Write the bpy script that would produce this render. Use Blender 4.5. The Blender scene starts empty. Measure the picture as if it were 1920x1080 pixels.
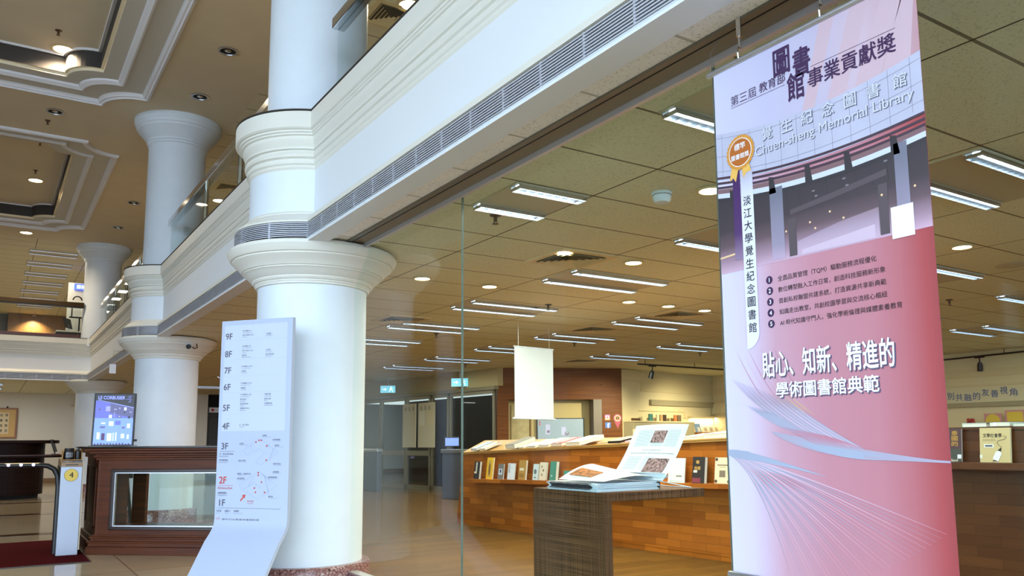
import bpy, bmesh, math, random
from mathutils import Vector, Matrix
R = math.radians
SC = bpy.context.scene
COL = SC.collection

# ------------------------------------------------------------------ camera, sky, exposure
cam = bpy.data.cameras.new('camera')
cam.sensor_width = 36.0
cam.lens = 36.0 * 1525.3 / 1920.0
cam.shift_x = -0.0171 * 1525.3 / 1920.0
cam.shift_y = 0.0571 * 1525.3 / 1920.0
cam.clip_start, cam.clip_end = 0.05, 300
camo = bpy.data.objects.new('camera', cam)
COL.objects.link(camo)
yaw, pit, rol = 0.5835, 0.1305, -0.0083
fw = Vector((math.sin(yaw) * math.cos(pit), math.cos(yaw) * math.cos(pit), math.sin(pit)))
rt = Vector((math.cos(yaw), -math.sin(yaw), 0))
up = rt.cross(fw)
r2 = rt * math.cos(rol) + up * math.sin(rol)
u2 = -rt * math.sin(rol) + up * math.cos(rol)
camo.matrix_world = Matrix(((r2.x, u2.x, -fw.x, 0), (r2.y, u2.y, -fw.y, 0), (r2.z, u2.z, -fw.z, 1.15), (0, 0, 0, 1)))
SC.camera = camo

world = bpy.data.worlds.new('sky')
SC.world = world
world.use_nodes = True
bg = world.node_tree.nodes['Background']
bg.inputs[0].default_value = (0.64, 0.805, 1.0, 1)
bg.inputs[1].default_value = 7.3
SC.view_settings.view_transform = 'Standard'
SC.view_settings.look = 'None'
SC.view_settings.exposure = 0.0
SC.view_settings.gamma = 1.0
SC.view_settings.use_curve_mapping = False
cy = SC.cycles
cy.use_denoising = True
cy.max_bounces = 8
cy.diffuse_bounces = 4
cy.glossy_bounces = 4
cy.transparent_max_bounces = 16
cy.caustics_reflective = False
cy.caustics_refractive = False
cy.sample_clamp_indirect = 6.0
FIX_W = 38.0        # one ceiling light
DOWN_W = 25.0       # one warm downlight


# ------------------------------------------------------------------ helpers
def lin(c):
    return tuple((x / 255 / 12.92) if x / 255 <= 0.04045 else ((x / 255 + 0.055) / 1.055) ** 2.4 for x in c)


MATS = {}


def mat(name, rgb, rough=0.5, metal=0.0, spec=0.5, emit=0.0, noise=0.0, nscale=20.0, bump=0.0, coat=0.0):
    if name in MATS:
        return MATS[name]
    m = bpy.data.materials.new(name)
    m.use_nodes = True
    nt = m.node_tree
    b = nt.nodes['Principled BSDF']
    c = lin(rgb)
    b.inputs['Base Color'].default_value = (*c, 1)
    b.inputs['Roughness'].default_value = rough
    b.inputs['Metallic'].default_value = metal
    b.inputs['Specular IOR Level'].default_value = spec
    if coat:
        b.inputs['Coat Weight'].default_value = coat
    if emit:
        b.inputs['Emission Color'].default_value = (*c, 1)
        b.inputs['Emission Strength'].default_value = emit
    if noise or bump:
        tc = nt.nodes.new('ShaderNodeTexCoord')
        n = nt.nodes.new('ShaderNodeTexNoise')
        n.inputs['Scale'].default_value = nscale
        n.inputs['Detail'].default_value = 4
        nt.links.new(tc.outputs['Object'], n.inputs['Vector'])
        if noise:
            rp = nt.nodes.new('ShaderNodeValToRGB')
            rp.color_ramp.elements[0].position = 0.35
            rp.color_ramp.elements[1].position = 0.65
            rp.color_ramp.elements[0].color = (*[x * (1 - noise) for x in c], 1)
            rp.color_ramp.elements[1].color = (*[min(1, x * (1 + noise)) for x in c], 1)
            nt.links.new(n.outputs['Fac'], rp.inputs['Fac'])
            nt.links.new(rp.outputs['Color'], b.inputs['Base Color'])
        if bump:
            bp = nt.nodes.new('ShaderNodeBump')
            bp.inputs['Strength'].default_value = bump
            bp.inputs['Distance'].default_value = 0.01
            nt.links.new(n.outputs['Fac'], bp.inputs['Height'])
            nt.links.new(bp.outputs['Normal'], b.inputs['Normal'])
    MATS[name] = m
    return m


def ramp_mat(name, axis, stops, rough=0.5, spec=0.3, gen=False):
    """printed colour that runs along one object axis; stops = [(position in metres, rgb)]"""
    m = bpy.data.materials.new(name)
    m.use_nodes = True
    nt = m.node_tree
    b = nt.nodes['Principled BSDF']
    b.inputs['Roughness'].default_value = rough
    b.inputs['Specular IOR Level'].default_value = spec
    tc = nt.nodes.new('ShaderNodeTexCoord')
    sp = nt.nodes.new('ShaderNodeSeparateXYZ')
    mr = nt.nodes.new('ShaderNodeMapRange')
    rp = nt.nodes.new('ShaderNodeValToRGB')
    nt.links.new(tc.outputs['Object'], sp.inputs[0])
    nt.links.new(sp.outputs[axis], mr.inputs['Value'])
    lo, hi = stops[0][0], stops[-1][0]
    mr.inputs['From Min'].default_value = lo
    mr.inputs['From Max'].default_value = hi
    nt.links.new(mr.outputs[0], rp.inputs['Fac'])
    els = rp.color_ramp.elements
    while len(els) < len(stops):
        els.new(0.5)
    for e, (p, c) in zip(els, stops):
        e.position = (p - lo) / (hi - lo)
    for e, (p, c) in zip(els, stops):
        e.color = (*lin(c), 1)
    nt.links.new(rp.outputs['Color'], b.inputs['Base Color'])
    return m


def brick_mat(name, c1, c2, cm, bw, bh, mortar, rough=0.3, swap=None, offset=0.5, spec=0.5, grain=0.25, gscale=(2, 40, 2), bump=0.0):
    m = bpy.data.materials.new(name)
    m.use_nodes = True
    nt = m.node_tree
    b = nt.nodes['Principled BSDF']
    b.inputs['Roughness'].default_value = rough
    b.inputs['Specular IOR Level'].default_value = spec
    tc = nt.nodes.new('ShaderNodeTexCoord')
    mp = nt.nodes.new('ShaderNodeMapping')
    if swap == 'xz':
        mp.inputs['Rotation'].default_value = (R(90), 0, 0)
    elif swap == 'yx':
        mp.inputs['Rotation'].default_value = (0, 0, R(90))
    elif swap:
        mp.inputs['Rotation'].default_value = swap
    nt.links.new(tc.outputs['Object'], mp.inputs['Vector'])
    br = nt.nodes.new('ShaderNodeTexBrick')
    br.offset = offset
    br.inputs['Color1'].default_value = (*lin(c1), 1)
    br.inputs['Color2'].default_value = (*lin(c2), 1)
    br.inputs['Mortar'].default_value = (*lin(cm), 1)
    br.inputs['Scale'].default_value = 1.0
    br.inputs['Mortar Size'].default_value = mortar
    br.inputs['Mortar Smooth'].default_value = 0.0
    br.inputs['Bias'].default_value = 0.0
    br.inputs['Brick Width'].default_value = bw
    br.inputs['Row Height'].default_value = bh
    nt.links.new(mp.outputs[0], br.inputs['Vector'])
    mp2 = nt.nodes.new('ShaderNodeMapping')
    mp2.inputs['Scale'].default_value = gscale
    nt.links.new(mp.outputs[0], mp2.inputs['Vector'])
    n = nt.nodes.new('ShaderNodeTexNoise')
    n.inputs['Scale'].default_value = 1.0
    n.inputs['Detail'].default_value = 5
    nt.links.new(mp2.outputs[0], n.inputs['Vector'])
    mr = nt.nodes.new('ShaderNodeMapRange')
    mr.inputs['To Min'].default_value = 1 - grain
    mr.inputs['To Max'].default_value = 1 + grain
    nt.links.new(n.outputs['Fac'], mr.inputs['Value'])
    vm = nt.nodes.new('ShaderNodeVectorMath')
    vm.operation = 'SCALE'
    nt.links.new(br.outputs['Color'], vm.inputs[0])
    nt.links.new(mr.outputs[0], vm.inputs['Scale'])
    nt.links.new(vm.outputs[0], b.inputs['Base Color'])
    MATS[name] = m
    return m


def wood_mat(name, c1, c2, rough=0.35, scale=(1.5, 30, 30), spec=0.5, coat=0.0):
    m = bpy.data.materials.new(name)
    m.use_nodes = True
    nt = m.node_tree
    b = nt.nodes['Principled BSDF']
    b.inputs['Roughness'].default_value = rough
    b.inputs['Specular IOR Level'].default_value = spec
    b.inputs['Coat Weight'].default_value = coat
    tc = nt.nodes.new('ShaderNodeTexCoord')
    mp = nt.nodes.new('ShaderNodeMapping')
    mp.inputs['Scale'].default_value = scale
    n = nt.nodes.new('ShaderNodeTexNoise')
    n.inputs['Scale'].default_value = 1.0
    n.inputs['Detail'].default_value = 6
    rp = nt.nodes.new('ShaderNodeValToRGB')
    rp.color_ramp.elements[0].position = 0.3
    rp.color_ramp.elements[1].position = 0.7
    rp.color_ramp.elements[0].color = (*lin(c1), 1)
    rp.color_ramp.elements[1].color = (*lin(c2), 1)
    nt.links.new(tc.outputs['Object'], mp.inputs['Vector'])
    nt.links.new(mp.outputs[0], n.inputs['Vector'])
    nt.links.new(n.outputs['Fac'], rp.inputs['Fac'])
    nt.links.new(rp.outputs['Color'], b.inputs['Base Color'])
    MATS[name] = m
    return m


def ceiling_tile_mat(name, rgb, x0, dx, y0, dy, la=(70, 58, 42), lb=(128, 120, 100), wa=0.006, wb=0.009):
    """mineral-fibre tiles: gap shadows painted as dark lines along Y, slim T-bars along X, fine pits"""
    m = bpy.data.materials.new(name)
    m.use_nodes = True
    nt = m.node_tree
    L = nt.links.new
    b = nt.nodes['Principled BSDF']
    b.inputs['Roughness'].default_value = 0.75
    b.inputs['Specular IOR Level'].default_value = 0.25
    geo = nt.nodes.new('ShaderNodeNewGeometry')
    sp = nt.nodes.new('ShaderNodeSeparateXYZ')
    L(geo.outputs['Position'], sp.inputs[0])

    def line(out, o, d, w):
        a = nt.nodes.new('ShaderNodeMath'); a.operation = 'SUBTRACT'; a.inputs[1].default_value = o - d / 2
        L(out, a.inputs[0])
        md = nt.nodes.new('ShaderNodeMath'); md.operation = 'FLOORED_MODULO'; md.inputs[1].default_value = d
        L(a.outputs[0], md.inputs[0])
        s = nt.nodes.new('ShaderNodeMath'); s.operation = 'SUBTRACT'; s.inputs[1].default_value = d / 2
        L(md.outputs[0], s.inputs[0])
        ab = nt.nodes.new('ShaderNodeMath'); ab.operation = 'ABSOLUTE'
        L(s.outputs[0], ab.inputs[0])
        lt = nt.nodes.new('ShaderNodeMath'); lt.operation = 'LESS_THAN'; lt.inputs[1].default_value = w
        L(ab.outputs[0], lt.inputs[0])
        return lt.outputs[0]

    fa, fb = line(sp.outputs[0], x0, dx, wa), line(sp.outputs[1], y0, dy, wb)
    n = nt.nodes.new('ShaderNodeTexNoise')
    n.inputs['Scale'].default_value = 90
    n.inputs['Detail'].default_value = 2
    L(geo.outputs['Position'], n.inputs['Vector'])
    rp = nt.nodes.new('ShaderNodeValToRGB')
    c = lin(rgb)
    rp.color_ramp.elements[0].position = 0.3
    rp.color_ramp.elements[1].position = 0.45
    rp.color_ramp.elements[0].color = (*[x * 0.72 for x in c], 1)
    rp.color_ramp.elements[1].color = (*c, 1)
    L(n.outputs['Fac'], rp.inputs['Fac'])
    m1 = nt.nodes.new('ShaderNodeMix'); m1.data_type = 'RGBA'
    L(fb, m1.inputs[0]); L(rp.outputs['Color'], m1.inputs[6]); m1.inputs[7].default_value = (*lin(lb), 1)
    m2 = nt.nodes.new('ShaderNodeMix'); m2.data_type = 'RGBA'
    L(fa, m2.inputs[0]); L(m1.outputs[2], m2.inputs[6]); m2.inputs[7].default_value = (*lin(la), 1)
    L(m2.outputs[2], b.inputs['Base Color'])
    MATS[name] = m
    return m


def glass_mat(name, tint=(1, 1, 1), refl=1.0, f0=0.04):
    """thin architectural glass: clear transmission and a Schlick mirror on each face"""
    m = bpy.data.materials.new(name)
    m.use_nodes = True
    nt = m.node_tree
    nt.nodes.clear()
    L = nt.links.new

    def math_(op, a=None, b=None):
        n = nt.nodes.new('ShaderNodeMath')
        n.operation = op
        for i, x in enumerate((a, b)):
            if x is None:
                continue
            if isinstance(x, (int, float)):
                n.inputs[i].default_value = x
            else:
                L(x, n.inputs[i])
        return n.outputs[0]
    o = nt.nodes.new('ShaderNodeOutputMaterial')
    mx = nt.nodes.new('ShaderNodeMixShader')
    tr = nt.nodes.new('ShaderNodeBsdfTransparent')
    gl = nt.nodes.new('ShaderNodeBsdfGlossy')
    g = nt.nodes.new('ShaderNodeNewGeometry')
    dt = nt.nodes.new('ShaderNodeVectorMath')
    dt.operation = 'DOT_PRODUCT'
    L(g.outputs['Incoming'], dt.inputs[0])
    L(g.outputs['Normal'], dt.inputs[1])
    c = math_('SUBTRACT', 1.0, math_('ABSOLUTE', dt.outputs['Value']))
    f = math_('MULTIPLY', math_('ADD', math_('MULTIPLY', math_('POWER', c, 5.0), 1 - f0), f0), refl)
    tr.inputs['Color'].default_value = (*tint, 1)
    gl.inputs['Roughness'].default_value = 0.0
    L(f, mx.inputs[0])
    L(tr.outputs[0], mx.inputs[1])
    L(gl.outputs[0], mx.inputs[2])
    L(mx.outputs[0], o.inputs[0])
    MATS[name] = m
    return m


class MB:
    def __init__(self):
        self.v, self.f, self.m, self.s = [], [], [], []

    def add(self, vs, fs, m=0, smooth=False, M=None):
        o = len(self.v)
        for p in vs:
            p = Vector(p)
            self.v.append(tuple(M @ p) if M is not None else tuple(p))
        for f in fs:
            self.f.append([i + o for i in f])
            self.m.append(m)
            self.s.append(smooth)
        return self

    def box(self, x0, y0, z0, x1, y1, z1, m=0, M=None):
        vs = [(x0, y0, z0), (x1, y0, z0), (x1, y1, z0), (x0, y1, z0), (x0, y0, z1), (x1, y0, z1), (x1, y1, z1), (x0, y1, z1)]
        fs = [(0, 3, 2, 1), (4, 5, 6, 7), (0, 1, 5, 4), (1, 2, 6, 5), (2, 3, 7, 6), (3, 0, 4, 7)]
        return self.add(vs, fs, m, False, M)

    def prism(self, poly, a, b, plane='xy', m=0, smooth=False, M=None):
        """poly of 2-D points pushed from a to b along the third axis"""
        def P(p, h):
            return {'xy': (p[0], p[1], h), 'xz': (p[0], h, p[1]), 'yz': (h, p[0], p[1])}[plane]
        n = len(poly)
        vs = [P(p, a) for p in poly] + [P(p, b) for p in poly]
        fs = [list(range(n))[::-1], list(range(n, 2 * n))] + [(i, (i + 1) % n, n + (i + 1) % n, n + i) for i in range(n)]
        return self.add(vs, fs, m, smooth, M)

    def flat(self, poly, d=0.0, m=0, M=None):
        """flat print on the XZ face, d in front of it"""
        return self.add([(p[0], -d, p[1]) for p in poly], [list(range(len(poly)))], m, False, M)

    def rect(self, x0, z0, x1, z1, d=0.0, m=0, M=None):
        return self.flat([(x0, z0), (x1, z0), (x1, z1), (x0, z1)], d, m, M)

    def lathe(self, prof, n=48, c=(0, 0, 0), m=0, smooth=True, a0=0.0, a1=360.0, M=None):
        full = abs(a1 - a0 - 360) < 1e-6
        k = n if full else n + 1
        vs, fs = [], []
        for i in range(k):
            a = R(a0 + (a1 - a0) * i / n)
            for r, z in prof:
                vs.append((c[0] + r * math.cos(a), c[1] + r * math.sin(a), c[2] + z))
        q = len(prof)
        for i in range(n):
            j = (i + 1) % k
            for t in range(q - 1):
                fs.append((i * q + t, j * q + t, j * q + t + 1, i * q + t + 1))
        return self.add(vs, fs, m, smooth, M)

    def tube(self, pts, r, n=10, m=0, cap=True, M=None, closed=False):
        pts = [Vector(p) for p in pts]
        rings = []
        N = len(pts)
        ref = None
        for i, p in enumerate(pts):
            a = pts[(i - 1) % N] if (closed or i > 0) else p
            b = pts[(i + 1) % N] if (closed or i < N - 1) else p
            t = (b - a).normalized()
            if ref is None:
                ref = Vector((0, 0, 1)) if abs(t.z) < 0.9 else Vector((1, 0, 0))
            s = t.cross(ref)
            if s.length < 1e-5:
                s = t.orthogonal()
            s.normalize()
            w = s.cross(t).normalized()
            ref = w
            rr = r[i] if isinstance(r, (list, tuple)) else r
            rings.append([p + (s * math.cos(2 * math.pi * k / n) + w * math.sin(2 * math.pi * k / n)) * rr for k in range(n)])
        vs = [q for g in rings for q in g]
        fs = []
        for i in range(N if closed else N - 1):
            j = (i + 1) % N
            for k in range(n):
                fs.append((i * n + k, i * n + (k + 1) % n, j * n + (k + 1) % n, j * n + k))
        o = len(self.f)
        self.add(vs, fs, m, True, M)
        if cap and not closed:
            self.add(rings[0][::-1], [list(range(n))], m, False, M)
            self.add(rings[-1], [list(range(n))], m, False, M)
        return self

    def disc(self, r, c, d=0.0, n=32, m=0, M=None, r2=None):
        return self.flat([(c[0] + r * math.cos(2 * math.pi * k / n), c[1] + (r2 or r) * math.sin(2 * math.pi * k / n)) for k in range(n)], d, m, M)

    def build(self, name, mats, parent=None, bevel=0.0, sharp=35, seg=2):
        me = bpy.data.meshes.new(name)
        me.from_pydata(self.v, [], self.f)
        for mm in (mats if isinstance(mats, (list, tuple)) else [mats]):
            me.materials.append(mm)
        for p, i, s in zip(me.polygons, self.m, self.s):
            p.material_index = i
            p.use_smooth = s
        bm = bmesh.new()
        bm.from_mesh(me)
        bmesh.ops.recalc_face_normals(bm, faces=bm.faces)
        bm.to_mesh(me)
        bm.free()
        if any(self.s):
            me.set_sharp_from_angle(angle=R(sharp))
        o = bpy.data.objects.new(name, me)
        COL.objects.link(o)
        if parent is not None:
            o.parent = parent
        if bevel:
            md = o.modifiers.new('bevel', 'BEVEL')
            md.width = bevel
            md.segments = seg
            md.limit_method = 'ANGLE'
            md.angle_limit = R(40)
        return o


def tag(o, label, cat, group=None):
    o['label'] = label
    o['category'] = cat
    if group:
        o['group'] = group
    return o


def empty(name, loc, rz=0.0, label=None, cat=None, group=None):
    o = bpy.data.objects.new(name, None)
    o.empty_display_size = 0.1
    COL.objects.link(o)
    o.location = loc
    o.rotation_euler = (0, 0, rz)
    if label:
        tag(o, label, cat, group)
    return o


def struct(o):
    o['kind'] = 'structure'
    return o


def copy_tree(o, parent=None):
    c = o.copy()
    COL.objects.link(c)
    if parent is not None:
        c.parent = parent
    for ch in list(o.children):
        copy_tree(ch, c)
    return c


# ---- writing: glyph outlines of the built-in font
_txt = bpy.data.curves.new('writing', 'FONT')
_txt.fill_mode = 'FRONT'
_txt.resolution_u = 3
_txo = bpy.data.objects.new('writing', _txt)
COL.objects.link(_txo)
_cache = {}


def glyphs(s, bold=0.0, space=1.0, shear=0.0):
    k = (s, space, shear)
    if k not in _cache:
        _txt.body = s
        _txt.space_character = space
        _txt.shear = shear
        dg = bpy.context.evaluated_depsgraph_get()
        dg.update()
        ev = _txo.evaluated_get(dg)
        me = ev.to_mesh()
        vs = [tuple(v.co[:2]) for v in me.vertices]
        fs = [tuple(p.vertices) for p in me.polygons]
        ev.to_mesh_clear()
        _cache[k] = (vs, fs)
    return _cache[k]


def text(mb, s, x, z, h=None, w=None, d=0.001, align='L', bold=0.0, m=0, M=None, space=1.0, valign='C', rot=0.0, shear=0.0):
    """writing on the XZ face: h = height of the ink, w = width of the ink (either fixes the other)"""
    vs, fs = glyphs(s, bold, space, shear)
    if not vs:
        return
    x0, x1 = min(v[0] for v in vs), max(v[0] for v in vs)
    y0, y1 = min(v[1] for v in vs), max(v[1] for v in vs)
    sx = sy = None
    if h:
        sy = h / (y1 - y0)
    if w:
        sx = w / (x1 - x0)
    sx, sy = sx or sy, sy or sx
    W, H = (x1 - x0) * sx, (y1 - y0) * sy
    ox = {'L': 0, 'C': -W / 2, 'R': -W}[align]
    oz = {'C': -H / 2, 'B': 0, 'T': -H}[valign]
    cr, sr = math.cos(rot), math.sin(rot)
    # heavier strokes: the outline printed again, shifted all round
    sh = [(0.0, 0.0)] + ([(bold * math.cos(q), bold * math.sin(q)) for q in [R(45 * k) for k in range(0, 8, 1 if bold > 0.012 else 2)]] if bold else [])
    for k, (bx, by) in enumerate(sh):
        out = []
        for v in vs:
            a, b = (v[0] - x0 + bx) * sx + ox, (v[1] - y0 + by) * sy + oz
            out.append((x + a * cr - b * sr, -d - k * 0.00005, z + a * sr + b * cr))
        mb.add(out, fs, m, False, M)


# ------------------------------------------------------------------ materials
M_white = mat('column_paint', (224, 235, 246), 0.45, noise=0.012, nscale=6)
M_plaster = mat('cornice_paint', (226, 226, 218), 0.5)
M_fascia = mat('fascia_paint', (226, 233, 240), 0.55)
M_upceil = mat('upper_ceiling_paint', (222, 210, 186), 0.9, noise=0.03, nscale=1.2)
M_coffer = mat('coffer_paint', (206, 204, 198), 0.85)
M_mould = mat('moulding_paint', (236, 238, 246), 0.6)
M_mesh = mat('coffer_mesh_panel', (66, 62, 60), 0.8)
M_cove = mat('cove_edge_paint', (240, 228, 200), 0.6)
M_alu = mat('brushed_aluminium', (190, 192, 196), 0.35, 0.9)
M_grille = mat('grille_enamel', (196, 200, 212), 0.45, 0.2)
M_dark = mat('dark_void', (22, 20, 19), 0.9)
M_black = mat('black_plastic', (18, 18, 20), 0.4)
M_blackm = mat('black_metal', (30, 28, 27), 0.45, 0.4)
M_chrome = mat('polished_steel', (215, 215, 215), 0.12, 1.0)
M_glass = glass_mat('partition_glass', (0.915, 0.985, 0.965), 0.5)
M_rglass = glass_mat('railing_glass', (0.93, 0.97, 0.97), 0.3)
M_dglass = glass_mat('door_glass', (0.88, 0.88, 0.86), 0.4)
M_edge = mat('glass_edge_green', (100, 108, 98), 0.3)
M_granite = None
M_wallw = mat('warm_white_wall', (226, 220, 206), 0.7)
M_cream = mat('cream_wall', (232, 212, 168), 0.7)
M_cream2 = mat('cream_panel', (226, 204, 158), 0.65)
M_greige = mat('greige_panel', (172, 156, 122), 0.6)
M_paper = mat('white_paper', (238, 240, 246), 0.6)
M_paper2 = mat('page_edges', (226, 222, 208), 0.7)
M_tube = mat('fluorescent_tube', (232, 240, 255), 0.4, emit=6.0)
M_louvre = mat('mirror_louvre', (205, 210, 216), 0.15, 0.95)
M_panelw = mat('luminaire_panel', (196, 186, 160), 0.5)
M_led = mat('downlight_glow', (255, 240, 214), 0.4, emit=14.0)
M_brass = mat('sprinkler_bronze', (92, 66, 44), 0.4, 0.7)
M_ventd = mat('vent_slot', (58, 48, 36), 0.8)
M_vent = mat('vent_blade', (226, 208, 164), 0.5)
M_ink = mat('black_ink', (28, 26, 34), 0.7)
M_inkp = mat('purple_ink', (62, 34, 78), 0.7)
M_inkg = mat('grey_ink', (84, 84, 100), 0.7)
M_inkr = mat('red_ink', (196, 64, 56), 0.7)
M_white_ink = mat('white_ink', (244, 246, 252), 0.6)


def granite():
    m = bpy.data.materials.new('red_granite')
    m.use_nodes = True
    nt = m.node_tree
    b = nt.nodes['Principled BSDF']
    b.inputs['Roughness'].default_value = 0.18
    tc = nt.nodes.new('ShaderNodeTexCoord')
    v = nt.nodes.new('ShaderNodeTexNoise')
    v.inputs['Scale'].default_value = 55
    v.inputs['Detail'].default_value = 6
    v.inputs['Roughness'].default_value = 0.75
    rp = nt.nodes.new('ShaderNodeValToRGB')
    e = rp.color_ramp.elements
    e[0].position, e[0].color = 0.36, (*lin((46, 34, 36)), 1)
    e[1].position, e[1].color = 0.64, (*lin((196, 188, 186)), 1)
    a = e.new(0.48)
    a.color = (*lin((128, 84, 82)), 1)
    a = e.new(0.56)
    a.color = (*lin((150, 112, 108)), 1)
    nt.links.new(tc.outputs['Object'], v.inputs['Vector'])
    nt.links.new(v.outputs['Fac'], rp.inputs['Fac'])
    nt.links.new(rp.outputs['Color'], b.inputs['Base Color'])
    return m


M_granite = granite()
M_floor = brick_mat('polished_floor_tile', (190, 176, 150), (176, 161, 134), (122, 104, 78), 1.2, 1.2, 0.006, 0.12, offset=0.0, grain=0.2, gscale=(1.2, 1.2, 1))
M_floor2 = brick_mat('brown_floor_tile', (140, 102, 54), (122, 88, 44), (84, 60, 32), 1.2, 1.2, 0.006, 0.15, offset=0.0, grain=0.25, gscale=(1.2, 1.2, 1))
M_band = mat('floor_stripe_reflection', (92, 66, 44), 0.1, noise=0.2, nscale=30)
M_lam = brick_mat('laminate_floor', (106, 77, 36), (90, 64, 30), (60, 44, 24), 1.2, 0.13, 0.003, 0.35, spec=0.04, grain=0.3, gscale=(2, 40, 1))
M_tile = ceiling_tile_mat('library_ceiling_tile', (233, 231, 204), 3.24, 1.2425, 4.09, 0.6225)
M_tile3 = ceiling_tile_mat('soffit_tile', (246, 246, 246), 2.0, 1.2425, 4.09, 0.6225, lb=(190, 190, 188))
M_tile2 = ceiling_tile_mat('upper_ceiling_tile', (226, 218, 192), 3.24, 1.2425, 4.09, 0.6225)
M_case = brick_mat('butcher_block_front', (182, 106, 32), (138, 74, 18), (104, 58, 16), 0.34, 0.075, 0.0015, 0.4, swap='xz', grain=0.18, gscale=(4, 40, 4))
M_casetop = wood_mat('light_wood_top', (182, 132, 66), (200, 154, 86), 0.5, (2, 30, 20))
M_case2 = brick_mat('dark_block_front', (96, 58, 28), (78, 44, 20), (60, 34, 16), 0.34, 0.075, 0.0015, 0.35, swap='xz', grain=0.2, gscale=(4, 40, 4))
M_portal = wood_mat('portal_wood', (98, 50, 12), (126, 72, 22), 0.5, (1.2, 4, 22), 0.2)
M_count = wood_mat('counter_wood', (68, 30, 10), (98, 48, 18), 0.4, (1.2, 1.2, 20), 0.25)
M_countd = mat('counter_dark_trim', (40, 20, 14), 0.25)
M_desk = wood_mat('dark_desk_wood', (26, 11, 7), (40, 19, 12), 0.5, (1.5, 1.5, 20), 0.12)
M_deskedge = mat('desk_edge_red', (86, 40, 24), 0.3)


def weave():
    m = bpy.data.materials.new('brown_weave_laminate')
    m.use_nodes = True
    nt = m.node_tree
    b = nt.nodes['Principled BSDF']
    b.inputs['Roughness'].default_value = 0.6
    b.inputs['Specular IOR Level'].default_value = 0.15
    tc = nt.nodes.new('ShaderNodeTexCoord')
    outs = []
    for sc in ((1.5, 1.5, 420), (330, 330, 1.5)):
        mp = nt.nodes.new('ShaderNodeMapping')
        mp.inputs['Scale'].default_value = sc
        n = nt.nodes.new('ShaderNodeTexNoise')
        n.inputs['Scale'].default_value = 1
        n.inputs['Detail'].default_value = 1
        nt.links.new(tc.outputs['Object'], mp.inputs[0])
        nt.links.new(mp.outputs[0], n.inputs['Vector'])
        outs.append(n.outputs['Fac'])
    a = nt.nodes.new('ShaderNodeMath')
    a.operation = 'ADD'
    nt.links.new(outs[0], a.inputs[0])
    nt.links.new(outs[1], a.inputs[1])
    rp = nt.nodes.new('ShaderNodeValToRGB')
    rp.color_ramp.elements[0].position = 0.42
    rp.color_ramp.elements[1].position = 0.60
    rp.color_ramp.elements[0].color = (*lin((52, 25, 8)), 1)
    rp.color_ramp.elements[1].color = (*lin((128, 86, 56)), 1)
    hf = nt.nodes.new('ShaderNodeMath')
    hf.operation = 'MULTIPLY'
    hf.inputs[1].default_value = 0.5
    nt.links.new(a.outputs[0], hf.inputs[0])
    a = hf
    nt.links.new(a.outputs[0], rp.inputs['Fac'])
    nt.links.new(rp.outputs['Color'], b.inputs['Base Color'])
    return m


M_weave = weave()

ZL, ZU = 2.75, 6.2        # lower and upper ceiling heights
XC = 2.26                 # column line
YF = 22.98                # far balcony face

# ------------------------------------------------------------------ setting: floors, ceilings, walls
mb = MB()
mb.box(-12, -5, -0.2, 2.48, 30, 0)
struct(mb.build('floor', M_floor))
mb = MB()
mb.box(2.48, 8.0, -0.2, 9.4, 30, 0)
mb.box(9.4, 13.0, -0.2, 20, 30, 0)
struct(mb.build('floor_inner', M_floor2))
mb = MB()
mb.box(-60, -60, -0.25, 25, -5, -0.02)
mb.box(-60, -5, -0.25, -12, 40, -0.02)
struct(mb.build('floor_outside', mat('pale_paving', (166, 166, 164), 0.8, noise=0.05, nscale=3)))
mb = MB()
for x in (-1.2,):
    mb.box(x - 0.15, -5, 0, x + 0.15, 28, 0.002)
for y in (12.6, 16.2, 19.5):
    mb.box(-6, y - 0.15, 0.0005, 2.4, y + 0.15, 0.0022)
struct(mb.build('trim_1', M_band))  # dark bands painted in for the stripes reflected in the polished floor
mb = MB()
mb.prism([(2.48, -6), (16, -6), (16, 16), (9.4, 16), (9.4, 13.6), (3.0, 8.4), (2.48, 8.1)], -0.2, 0.003)
struct(mb.build('floor_library', M_lam))
mb = MB()
mb.box(2.13, -6, ZL, 2.45, 6.2, ZL + 0.06, 1)
mb.box(2.45, -6, ZL, 19, 30, ZL + 0.06)
mb.box(2.13, 6.2, ZL, 2.45, 30, ZL + 0.06)
mb.box(-8, YF + 0.15, ZL, 2.13, 30, ZL + 0.06)
struct(mb.build('ceiling', [M_tile, M_tile3]))
# upper floor slab and its ceiling
mb = MB()
mb.box(2.2, -6, 3.5, 19, 30, 3.66)
mb.box(-10, YF + 0.12, 3.5, 2.2, 30, 3.66)
mb.box(-10, 30, 3.5, 19, 38, 3.66)
struct(mb.build('floor_upper', mat('upper_floor', (176, 166, 146), 0.4)))
mb = MB()
mb.box(2.98, -6, ZU, 19, 38, ZU + 0.06)
mb.box(-10, 23.0, ZU, 2.98, 38, ZU + 0.06)
struct(mb.build('ceiling_upper_tiles', M_tile2))


def coffer_outline(x0, x1, y0, y1, r, n=10):
    """rectangle with concave quarter-round corners"""
    p = []
    for cx, cyy, a0 in ((x0, y0, 90), (x1, y0, 180), (x1, y1, 270), (x0, y1, 0)):
        sx = 1 if cx == x0 else -1
        sy = 1 if cyy == y0 else -1
        c = []
        for k in range(n + 1):
            a = R(90 * k / n)
            c.append((cx + sx * r * math.cos(a), cyy + sy * r * math.sin(a)))
        if (cx == x0 and cyy == y0) or (cx == x1 and cyy == y1):
            c = c[::-1]
        p += c
    return p


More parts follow.
